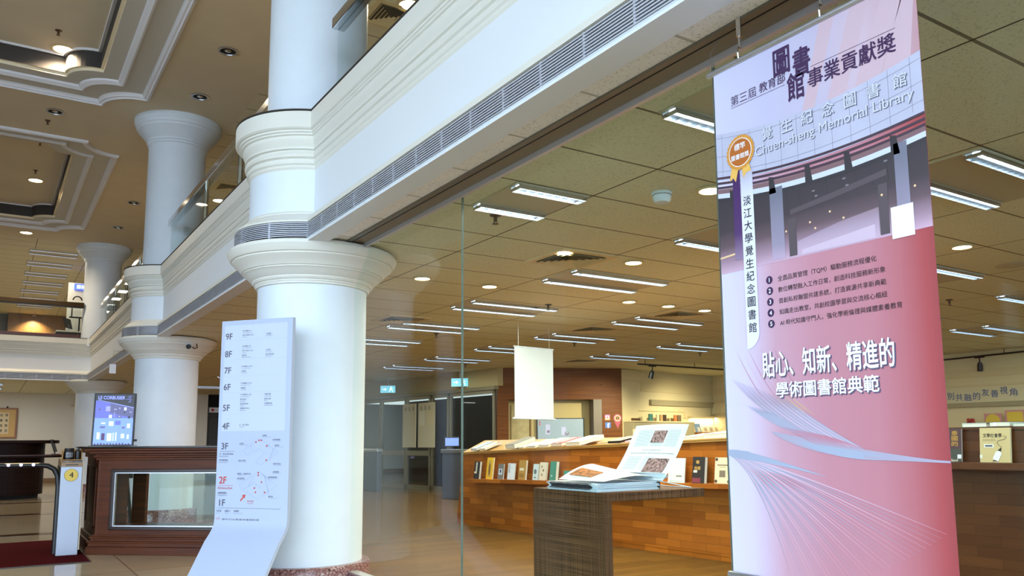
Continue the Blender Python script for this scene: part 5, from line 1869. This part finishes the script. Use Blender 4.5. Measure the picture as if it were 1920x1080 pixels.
for k, (x, y, w) in enumerate(((8.0, 14.65, 0.9), (7.85, 18.8, 0.9))):
    o = empty('security_gate', (x, y, 0), R(100 if k == 0 else 95), ['blue-grey security gate left of the bookcase end', 'blue-grey security gate with a round yellow mark, right of the nearest column'][k], 'gate', 'security gates before the glass doors')
    MB().box(-w / 2, -0.06, 0.0, w / 2, 0.06, 0.92).build('side_panel', mat('gate_bluegrey', (96, 98, 106), 0.4, 0.3), o, bevel=0.02)
    MB().box(-w / 2 - 0.03, -0.08, 0.92, w / 2 + 0.03, 0.08, 1.0).build('top_cap', M_alu, o, bevel=0.015)
    if k:
        MB().disc(0.12, (0.0, 0.66), 0.062, 24).build('mark', mat('gate_yellow', (220, 180, 70), 0.5), o)
        m2 = o.children[-1]
        m2.rotation_euler = (0, 0, R(180))
o = empty('check_screen', (8.05, 15.0, 1.0), R(-20), 'small blue-lit check screen on the security gate', 'screen')
MB().box(-0.16, 0, 0.05, 0.16, 0.03, 0.25).build('bezel', M_black, o, bevel=0.005)
MB().rect(-0.14, 0.07, 0.14, 0.23, 0.001).build('screen_image', mat('screen_blue', (120, 140, 226), 0.3, emit=0.8), o)
MB().tube([(0, 0.015, 0.0), (0, 0.015, 0.06)], 0.02, 10).build('neck', M_black, o)

# ------------------------------------------------------------------ reception counter with display window
CA = math.atan2(-0.66, 0.75)
CO = Vector((1.035, 9.945, 0))
MC = Matrix.Translation(CO) @ Matrix.Rotation(CA, 4, 'Z')
t = empty('reception_counter', CO, CA, 'dark red-brown wooden counter with a glass display window and moulded top', 'counter')
LEN = 2.35
DEP = 0.62


def cbox(name, m, *bx, parent=t, bevel=0.004):
    mb = MB()
    for b in bx:
        mb.box(*b)
    return mb.build(name, m, parent, bevel=bevel)


cbox('front_frame', M_count, (0.0, 0.0, 0.10, 0.17, 0.05, 1.02), (0.17, 0.0, 0.87, LEN, 0.05, 1.02), (0.17, 0.0, 0.10, LEN, 0.05, 0.27), (1.62, 0.0, 0.27, 1.80, 0.05, 0.87), (LEN - 0.1, 0, 0.27, LEN, 0.05, 0.87))
cbox('rear_frame', M_count, (0.0, DEP, 0.10, 0.17, DEP + 0.05, 1.02), (0.17, DEP, 0.87, LEN, DEP + 0.05, 1.02), (0.17, DEP, 0.10, LEN, DEP + 0.05, 0.27), (1.62, DEP, 0.27, LEN, DEP + 0.05, 0.87))
cbox('display_floor', M_count, (0.0, 0.05, 0.22, LEN, DEP, 0.27), (0.0, 0.05, 0.88, LEN, DEP, 0.92))
mb = MB()
mb.box(0.17, -0.012, 0.25, 1.62, 0.02, 0.285)
mb.box(0.17, -0.012, 0.855, 1.62, 0.02, 0.89)
mb.box(0.155, -0.012, 0.25, 0.19, 0.02, 0.89)
mb.box(1.60, -0.012, 0.25, 1.635, 0.02, 0.89)
mb.build('window_moulding', M_countd, t, bevel=0.006)
mb = MB()
mb.box(0.19, 0.005, 0.285, 0.205, 0.03, 0.855)
mb.box(1.585, 0.005, 0.285, 1.60, 0.03, 0.855)
mb.box(0.19, 0.005, 0.285, 1.60, 0.03, 0.298)
mb.box(0.19, 0.005, 0.842, 1.60, 0.03, 0.855)
mb.build('window_frame', M_alu, t)
MB().box(0.205, 0.014, 0.298, 1.585, 0.020, 0.842).box(0.205, DEP + 0.02, 0.298, 1.585, DEP + 0.026, 0.842).build('window_pane', M_glass, t)
# stepped top, base mouldings (front and the angled left end)
mb = MB()
for z0, z1, o in ((0.0, 0.08, 0.06), (0.08, 0.12, 0.045), (0.12, 0.135, 0.055), (0.135, 0.165, 0.03), (0.165, 0.18, 0.04), (0.18, 0.20, 0.018)):
    mb.box(-o, -o, z0, LEN, DEP + 0.05 + o, z1)
mb.build('base_moulding', M_count, t, bevel=0.004)
mb = MB()
for z0, z1, o in ((0.985, 1.01, 0.02), (1.01, 1.03, 0.04), (1.03, 1.055, 0.03), (1.055, 1.085, 0.07), (1.085, 1.11, 0.10)):
    mb.box(-o, -o, z0, LEN, DEP + 0.05 + o, z1)
mb.build('top_moulding', M_count, t, bevel=0.005)
MB().box(-0.11, -0.11, 1.11, LEN, DEP + 0.12, 1.13).build('countertop', mat('counter_black_top', (26, 20, 18), 0.15), t, bevel=0.004)
# angled end wing going back along the hall
wa = R(90) - CA
mb = MB()
Wm = Matrix.Rotation(wa, 4, 'Z')
for z0, z1, o in ((0.0, 0.12, 0.05), (0.12, 0.18, 0.03), (0.18, 1.01, 0.0), (1.01, 1.06, 0.03), (1.06, 1.11, 0.08)):
    mb.box(-0.02, -0.30, z0, 1.15, 0.0 + o, z1, 0, Wm)
mb.build('end_wing', M_count, t, bevel=0.004)
mb = MB()
for b in ((0.10, 0.0, 0.26, 0.13, 0.012, 0.92), (1.02, 0.0, 0.26, 1.05, 0.012, 0.92), (0.10, 0.0, 0.26, 1.05, 0.012, 0.29), (0.10, 0.0, 0.89, 1.05, 0.012, 0.92)):
    mb.box(*b, 0, Wm)
mb.build('end_panel_moulding', M_count, t, bevel=0.004)
MB().box(-0.05, -0.33, 1.11, 1.2, 0.10, 1.13, 0, Wm).build('end_top', mat('counter_black_top', (26, 20, 18), 0.15), t)

# portrait screen on the counter
SA = R(-14)
MS = Matrix.Translation((0.945, 9.93, 1.139)) @ Matrix.Rotation(SA, 4, 'Z') @ Matrix.Rotation(R(-7), 4, 'X')
t = empty('poster_screen', (0, 0, 0), 0, 'portrait screen with a blue exhibition poster, standing on the counter', 'screen')
t.matrix_world = MS
SW, SH = 0.415, 0.575
MB().box(0, 0, 0.0, SW, 0.035, SH).build('bezel', M_black, t, bevel=0.004)
mb = MB()
mb.rect(0.018, 0.012, SW - 0.018, SH - 0.014, 0.0008, 0)
mb.flat([(0.018, 0.30), (SW - 0.018, 0.30), (SW - 0.018, 0.43), (0.05, 0.505), (0.018, 0.49)], 0.0010, 1)
mb.flat([(0.16, 0.36), (SW - 0.018, 0.30), (SW - 0.018, 0.415), (0.16, 0.475)], 0.0012, 2)
mb.flat([(0.018, 0.495), (SW - 0.018, 0.413), (SW - 0.018, SH - 0.014), (0.018, SH - 0.014)], 0.0014, 3)
mb.flat([(0.04, 0.4945), (SW - 0.018, 0.4125), (SW - 0.018, 0.4185), (0.04, 0.5005)], 0.0018, 4)
text(mb, 'LE CORBUSIER', 0.04, 0.525, w=0.262, h=0.036, d=0.0020, bold=0.014, m=4)
for k, (x, w) in enumerate(((0.335, 0.035), (0.335, 0.025), (0.315, 0.055), (0.345, 0.02), (0.335, 0.03))):
    mb.rect(x, 0.540 - k * 0.0155, x + w, 0.5425 - k * 0.0155, 0.0018, 4)
random.seed(11)
for (x, z, w, h, m) in ((0.05, 0.385, 0.02, 0.02, 2), (0.12, 0.375, 0.045, 0.055, 5), (0.20, 0.39, 0.03, 0.012, 5), (0.25, 0.40, 0.014, 0.016, 5), (0.30, 0.385, 0.024, 0.034, 6), (0.30, 0.355, 0.016, 0.014, 3), (0.355, 0.36, 0.022, 0.010, 5),
                        (0.155, 0.30, 0.03, 0.035, 6), (0.205, 0.31, 0.006, 0.06, 5), (0.24, 0.305, 0.035, 0.022, 2), (0.25, 0.315, 0.016, 0.008, 6), (0.345, 0.295, 0.02, 0.028, 3),
                        (0.085, 0.235, 0.04, 0.018, 6), (0.16, 0.215, 0.045, 0.05, 6), (0.22, 0.225, 0.055, 0.045, 1), (0.075, 0.19, 0.05, 0.02, 2), (0.29, 0.185, 0.03, 0.02, 2), (0.34, 0.19, 0.03, 0.05, 6),
                        (0.05, 0.07, 0.03, 0.075, 6), (0.095, 0.06, 0.032, 0.075, 7), (0.15, 0.05, 0.045, 0.085, 6), (0.205, 0.05, 0.012, 0.09, 6), (0.23, 0.05, 0.014, 0.095, 6), (0.285, 0.08, 0.035, 0.05, 6), (0.345, 0.07, 0.02, 0.05, 6)):
    mb.rect(x, z, x + w, z + h, 0.0022, m)
for k in range(12):
    mb.rect(0.03 + k * 0.03, 0.012, 0.045 + k * 0.03, 0.02 + random.uniform(0, 0.012), 0.0024, 7)
mb.build('screen_image', [mat('poster_blue', (116, 146, 250), 0.3, emit=0.85), mat('poster_violet', (98, 104, 190), 0.3, emit=0.7), mat('poster_slate', (96, 96, 140), 0.3, emit=0.5), mat('poster_dark', (58, 58, 66), 0.3, emit=0.3), mat('poster_light', (142, 156, 255), 0.3, emit=0.95),
                          mat('poster_grey', (148, 150, 190), 0.3, emit=0.7), mat('poster_pale', (196, 210, 240), 0.3, emit=0.8), mat('poster_plum', (78, 44, 88), 0.3, emit=0.4)], t)
MB().box(0.1, 0.035, 0.02, SW - 0.1, 0.07, 0.30).build('rear_housing', M_black, t)
mb = MB().box(-0.02, -0.03, -0.004, SW + 0.02, 0.20, 0.002, 0, Matrix.Rotation(R(7), 4, 'X'))
mb.build('foot', M_black, t)
MB().lathe([(0, 0), (0.018, 0), (0.018, 0.02), (0, 0.022)], 16, (SW + 0.012, 0.03, 0.05)).build('side_knob', M_black, t)

# trolley seen through the counter's window
t = empty('trolley', (1.42, 11.6, 0), R(20), 'dark trolley frame on castors, seen through the counter window', 'trolley')
for x in (-0.16, 0.16):
    MB().tube([(x, -0.12, 0.09), (x * 0.8, 0.05, 0.95)], 0.022, 10).build('upright', M_blackm, t)
mb = MB()
mb.box(-0.18, -0.02, 0.46, 0.18, 0.06, 0.52)
mb.box(-0.16, -0.14, 0.09, 0.16, 0.30, 0.12)
mb.build('cross_rails', M_blackm, t)
MB().box(-0.2, -0.02, 0.72, 0.2, 0.10, 0.95).build('tray', M_blackm, t)
for x in (-0.16, 0.16):
    for y in (-0.12, 0.28):
        MB().lathe([(0.0, -0.014), (0.045, -0.014), (0.05, 0), (0.045, 0.014), (0.0, 0.014)], 18, M=Matrix.Translation((x, y, 0.051)) @ Matrix.Rotation(R(90), 4, 'Y')).build('castor', M_black, t)

# ------------------------------------------------------------------ entrance gate "4" and mat
struct(MB().box(-1.6, 9.30, 0.0022, 0.94, 11.6, 0.010).build('floor_mat', mat('red_carpet', (78, 12, 16), 0.95, spec=0.05, noise=0.3, nscale=300, bump=0.3)))
o = bpy.data.objects['floor_mat']
o['kind'] = 'thing'
tag(o, 'dark red entrance carpet under the numbered gate post', 'carpet')
MB().box(-1.62, 9.28, 0.0022, 0.95, 9.30, 0.008).build('edging', M_black, o)
MB().box(0.94, 9.28, 0.0022, 0.95, 11.0, 0.008).build('edging', M_black, o)
t = empty('gate_post', (0.68, 9.90, 0.010), R(-2), 'white entrance gate post with a yellow number badge', 'gate')
MB().box(0, 0, 0, 0.20, 0.95, 0.915).build('body', mat('gate_white', (168, 176, 192), 0.35, 0.2), t, bevel=0.006)
MB().box(0.198, 0.01, 0.05, 0.212, 0.9, 0.96).build('side_trim', mat('gate_beige', (206, 196, 170), 0.5), t)
MB().box(-0.006, 0.01, 0.0, 0.0, 0.9, 0.915).build('side_panel', M_black, t)
MB().prism([(0.0, 0.915), (0.0, 0.955), (0.32, 0.99), (0.95, 0.99), (0.95, 0.915)], 0.0, 0.20, 'yz').build('sloping_top', mat('gate_top', (150, 120, 84), 0.4), t)
MB().box(0.04, -0.002, 0.928, 0.16, 0.01, 0.938).build('card_slot', M_black, t)
mb = MB().disc(0.066, (0.098, 0.825), 0.0010, 40, 0)
mb.disc(0.063, (0.098, 0.825), 0.0014, 40, 1)
text(mb, '4', 0.100, 0.828, h=0.055, d=0.002, align='C', bold=0.01, m=0)
mb.build('number_badge', [M_ink, mat('badge_yellow', (222, 192, 84), 0.5)], t)
t2 = t
mb = MB()
mb.tube([(-1.6, 0.06, 0.935), (-0.20, 0.06, 0.935), (-0.12, 0.06, 0.925), (-0.06, 0.06, 0.89), (-0.025, 0.06, 0.82), (-0.012, 0.06, 0.70), (-0.012, 0.06, 0.02)], 0.026, 12)
arm = mb.build('barrier_arch', M_black, t)
for k in range(3):
    MB().lathe([(0.0, 0.0), (0.016, 0.0), (0.013, 0.008), (0.0, 0.011)], 14, M=Matrix.Translation((-0.47 + k * 0.11, 0.036, 0.94)) @ Matrix.Rotation(R(90), 4, 'X')).build('led', mat('led_violet', (190, 180, 255), 0.3, emit=2.5), arm)
MB().box(-0.50, 0.034, 0.952, -0.20, 0.05, 0.957).build('light_strip', mat('strip_gold', (206, 170, 110), 0.3, 0.6), arm)
# things standing on the gate post
t = empty('wooden_tray', (0.692, 10.05, 0.988), R(-2), 'small open wooden tray on the gate post', 'tray')
mb = MB()
mb.box(0, 0, 0, 0.19, 0.14, 0.008)
mb.box(0, 0, 0, 0.008, 0.14, 0.085)
mb.box(0.182, 0, 0, 0.19, 0.14, 0.085)
mb.box(0, 0.132, 0, 0.19, 0.14, 0.11)
mb.build('sides', mat('tray_wood', (176, 130, 66), 0.5), t)
t = empty('jar', (0.760, 10.09, 0.997), 0, 'black jar with a label in the wooden tray', 'jar')
MB().lathe([(0, 0), (0.045, 0), (0.048, 0.012), (0.048, 0.085), (0.042, 0.098), (0, 0.098)], 24).build('body', M_black, t)
MB().lathe([(0.0, 0.098), (0.046, 0.098), (0.047, 0.118), (0.0, 0.122)], 24).build('lid', M_blackm, t)
MB().lathe([(0.0486, 0.022), (0.0486, 0.074)], 16, a0=225, a1=315).build('label', mat('jar_label', (120, 122, 128), 0.5, noise=0.6, nscale=60), t)
t = empty('pump_bottle', (0.846, 10.09, 0.997), 0, 'black bottle beside the jar in the wooden tray', 'bottle')
MB().lathe([(0, 0), (0.027, 0), (0.029, 0.01), (0.029, 0.085), (0.012, 0.10), (0.011, 0.115), (0, 0.115)], 20).build('body', M_black, t)
MB().tube([(0, 0, 0.112), (0, 0, 0.126), (-0.022, 0, 0.126)], 0.006, 8).build('pump', M_black, t)
for k, (x, c, l) in enumerate(((0.698, (196, 190, 200), 'pale leaflet lying on the gate post, left one'), (0.792, (140, 160, 196), 'bluish leaflet lying on the gate post, right one'))):
    o = tag(MB().box(0, 0, 0, 0.085, 0.09, 0.002).build('leaflet', mat('leaflet_%d' % k, c, 0.5, noise=0.7, nscale=40)), l, 'leaflet', 'leaflets on the gate post')
    o.matrix_world = Matrix.Translation((x, 9.915, 0.9695)) @ Matrix.Rotation(math.atan2(0.035, 0.32), 4, 'X')

# ------------------------------------------------------------------ far reception desk, calligraphy, back rooms
t = empty('reception_desk', (-1.6, 21.6, 0), 0, 'large dark brown curved reception desk at the far left', 'desk')


def dpoly(x1, y0, y1, r):
    p = [(0.0, y0)] + [(x1 - r + r * math.sin(R(10 * k)), y0 + r - r * math.cos(R(10 * k))) for k in range(10)] + [(x1, y1), (0.0, y1)]
    return p


MB().prism(dpoly(2.74, -0.75, 0.9, 0.7), 0.08, 1.19).build('body', M_desk, t)
MB().prism(dpoly(2.66, -0.66, 0.85, 0.64), 0.0, 0.08).build('plinth', M_dark, t)
MB().prism(dpoly(3.0, -0.85, 0.98, 0.55), 1.19, 1.26).build('upper_top', M_desk, t, bevel=0.01)
MB().prism(dpoly(3.04, -1.15, -0.3, 0.30), 0.885, 0.93).build('service_ledge', M_desk, t, bevel=0.01)
MB().prism(dpoly(3.06, -1.17, -0.3, 0.30), 0.930, 0.945).build('ledge_edge', M_deskedge, t)
t = empty('monitor', (1.33, 20.95, 0.947), R(76), 'thin monitor seen edge-on at the end of the dark desk', 'monitor')
MB().box(-0.14, -0.012, 0.06, 0.14, 0.012, 0.34, 0, Matrix.Rotation(R(-18), 4, 'X')).build('panel', mat('monitor_grey', (40, 42, 44), 0.6), t)
MB().tube([(0, 0.03, 0.005), (0, 0.05, 0.16)], 0.014, 10).box(-0.08, -0.05, 0, 0.08, 0.09, 0.012).build('stand', M_black, t)
t = empty('calligraphy_frame', (-0.25, 29.36, 1.36), 0, 'gold-framed vertical calligraphy on the far white wall', 'picture')
MB().box(0, -0.04, 0, 1.02, 0.0, 0.92).build('frame', mat('frame_wood', (140, 90, 44), 0.4), t, bevel=0.006)
mb = MB().rect(0.05, 0.05, 0.97, 0.87, 0.042, 0)
mb.rect(0.22, 0.14, 0.80, 0.78, 0.0426, 1)
for k, s in enumerate(('學海無涯', '知書達禮', '博學篤行', '讀書樂道')):
    for j, ch in enumerate(s):
        text(mb, ch, 0.735 - k * 0.13, 0.70 - j * 0.155, h=0.085, w=0.075, d=0.044, align='C', bold=0.01, m=2)
mb.build('scroll', [mat('frame_silk', (206, 168, 104), 0.6), mat('rice_paper', (222, 204, 164), 0.7), M_ink], t)
MB().tube([(0.74, -0.02, 0.92), (0.74, -0.02, 0.97)], 0.02, 8).build('hook', M_blackm, t)
t = empty('wall_speaker', (2.2, 27.3, 2.38), 0, 'small beige speaker box high on the wall beside the farthest column', 'speaker')
MB().box(-0.10, -0.16, -0.13, 0.10, 0.0, 0.13).build('box', mat('speaker_beige', (190, 182, 158), 0.6), t, bevel=0.01)
MB().box(-0.02, 0.0, -0.02, 0.02, 2.06, 0.02).build('bracket', mat('speaker_beige', (190, 182, 158), 0.6), t)
struct(MB().box(-10, 29.3, 0.0, 20, 29.4, 0.14).build('baseboard_far', mat('baseboard_brown', (140, 110, 76), 0.5)))
# passage end: white pier and black door
struct(MB().box(5.3, 27.9, 0, 5.98, 28.6, ZL).build('wall_pier', M_wallw))
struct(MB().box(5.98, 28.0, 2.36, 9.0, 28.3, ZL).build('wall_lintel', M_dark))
t = struct(empty('door_9', (5.98, 28.1, 0)))
MB().box(0, 0, 0, 2.6, 0.06, 2.38).build('leaf', mat('black_door', (48, 44, 40), 0.5), t)
mb = MB()
for b in ((0.10, -0.02, 0.1, 0.55, 0.0, 0.9), (0.10, -0.02, 1.0, 0.55, 0.0, 2.0), (0.65, -0.02, 0.1, 1.1, 0.0, 2.0)):
    mb.box(*b)
mb.build('leaf_panels', mat('black_door_panel', (40, 37, 34), 0.45), t, bevel=0.01)
MB().tube([(0.58, -0.05, 1.0), (0.58, -0.05, 1.15)], 0.015, 8).build('door_handle', M_chrome, t)
t = empty('door_notice', (6.05, 28.05, 2.17), 0, 'white strip notice with red marks above the black door', 'sign')
MB().box(0, -0.03, 0, 1.1, 0.0, 0.16).build('strip', M_paper, t)
mb = MB()
for x, w, h in ((0.06, 0.10, 0.09), (0.30, 0.16, 0.10)):
    mb.disc(w / 2, (x + w / 2, 0.08), 0.031, 16, 0, r2=h / 2)
text(mb, '出口請刷卡', 0.52, 0.08, h=0.09, d=0.031, m=1)
mb.build('print', [M_inkr, M_inkg], t)

# security camera on the middle column's capital
t = empty('security_camera', (2.46, 12.83, 2.60), R(-10), 'small white security camera on the middle column capital', 'camera')
MB().tube([(0, 0.05, 0.14), (0, -0.02, 0.10), (0, -0.02, 0.04)], 0.014, 10).build('bracket', M_white, t)
MB().tube([(-0.02, -0.14, -0.02), (0.01, 0.02, 0.03)], 0.042, 18).build('body', M_white, t)
MB().tube([(-0.026, -0.165, -0.028), (-0.02, -0.138, -0.02)], 0.036, 18).build('lens', M_black, t)
MB().tube([(0.02, 0.0, 0.0), (0.06, -0.02, -0.04), (0.10, 0.0, -0.02), (0.09, 0.04, 0.04)], 0.008, 8).build('cable', M_black, t)
t = empty('hanging_plate', (1.74, 15.5, 2.36), 0, 'small pale plate hanging just left of the middle column', 'sign')
MB().box(-0.05, 0, 0, 0.05, 0.02, 0.16).build('plate', M_paper, t)
MB().tube([(0, 0.01, 0.16), (0, 0.01, 0.39), (0.4, 0.01, 0.39)], 0.004, 6).build('cord', M_alu, t)

# ------------------------------------------------------------------ upper storey beyond the far balcony
struct(MB().box(-10, 37.0, 3.66, 20, 37.3, ZU).build('wall_upper_far', mat('upper_wall_grey', (120, 122, 122), 0.7)))
t = struct(empty('wall_upper_wood', (0.42, 36.6, 3.66)))
MB().box(0.0, 0, 0, 1.95, 0.4, ZU - 3.66).build('wood_panel', wood_mat('upper_wood', (122, 84, 44), (146, 106, 60), 0.4, (24, 1, 1.5)), t)
o = empty('wall_washer', (1.25, 36.25, ZU - 0.12), 0, 'small spotlight washing the upper wooden wall', 'downlight')
MB().lathe([(0.0, 0.0), (0.07, 0.0), (0.07, 0.02)], 20).build('housing', M_alu, o)
MB().tube([(0, 0, 0.0), (0, 0, 0.12)], 0.01, 8).build('stem', M_alu, o)
sl = spot(o, 260, (1.0, 0.80, 0.48), 125)
sl.rotation_euler = (R(12), 0, 0)
struct(MB().box(1.72, 26.6, 3.66, 4.5, 26.75, 5.82).build('wall_upper_white', M_wallw))
o = empty('lit_sign', (1.98, 26.55, 5.62), 0, 'blue-lit sign on the upper white wall beside the farthest column', 'sign')
MB().box(-0.12, 0, 0, 0.5, 0.04, 0.17).build('lightbox', mat('sign_blue', (70, 96, 240), 0.4, emit=1.6), o)
mb = MB()
text(mb, '服務臺', -0.06, 0.085, h=0.11, d=0.002, bold=0.01)
mb.build('lettering', mat('sign_white', (210, 220, 255), 0.4, emit=1.8), o)
t = empty('service_desk', (1.40, 25.2, 3.66), 0, 'pale desk top with papers behind the far railing', 'desk')
MB().box(0, 0, 0.55, 0.85, 0.7, 0.58).build('desktop', mat('desk_grey', (196, 194, 184), 0.5), t)
MB().box(0.02, 0.1, 0, 0.83, 0.65, 0.55).build('desk_body', mat('desk_dark', (60, 56, 54), 0.6), t)
t = empty('monitor', (1.72, 25.3, 4.241), R(62), 'dark monitor on the upper desk behind the far railing', 'monitor')
MB().box(-0.2, -0.012, 0.08, 0.2, 0.012, 0.36, 0, Matrix.Rotation(R(-14), 4, 'X')).build('panel', mat('monitor_dark', (46, 46, 46), 0.4), t)
MB().tube([(0, 0.02, 0), (0, 0.03, 0.16)], 0.014, 8).box(-0.08, -0.06, 0, 0.08, 0.08, 0.01).build('stand', M_alu, t)
t = empty('easel_stand', (1.82, 26.25, 3.66), 0, 'black metal stand with round handle on the upper storey', 'stand')
mb = MB()
mb.tube([(0, 0, 1.10), (0, 0, 1.50), (0.40, 0, 1.50)], 0.018, 8)
mb.box(-0.06, -0.02, 1.08, 0.42, 0.02, 1.12)
mb.tube([(0.12 + 0.11 * math.cos(R(a)), 0, 1.60 + 0.11 * math.sin(R(a))) for a in range(0, 181, 15)], 0.018, 8)
mb.tube([(0.2, 0, 0.0), (0.2, 0, 1.1)], 0.02, 8)
mb.box(-0.05, -0.2, 0, 0.45, 0.2, 0.03)
mb.build('frame', M_blackm, t)
MB().box(0.27, -0.05, 1.20, 0.46, 0.05, 1.47).build('speaker_box', M_black, t)

bpy.data.objects.remove(_txo)
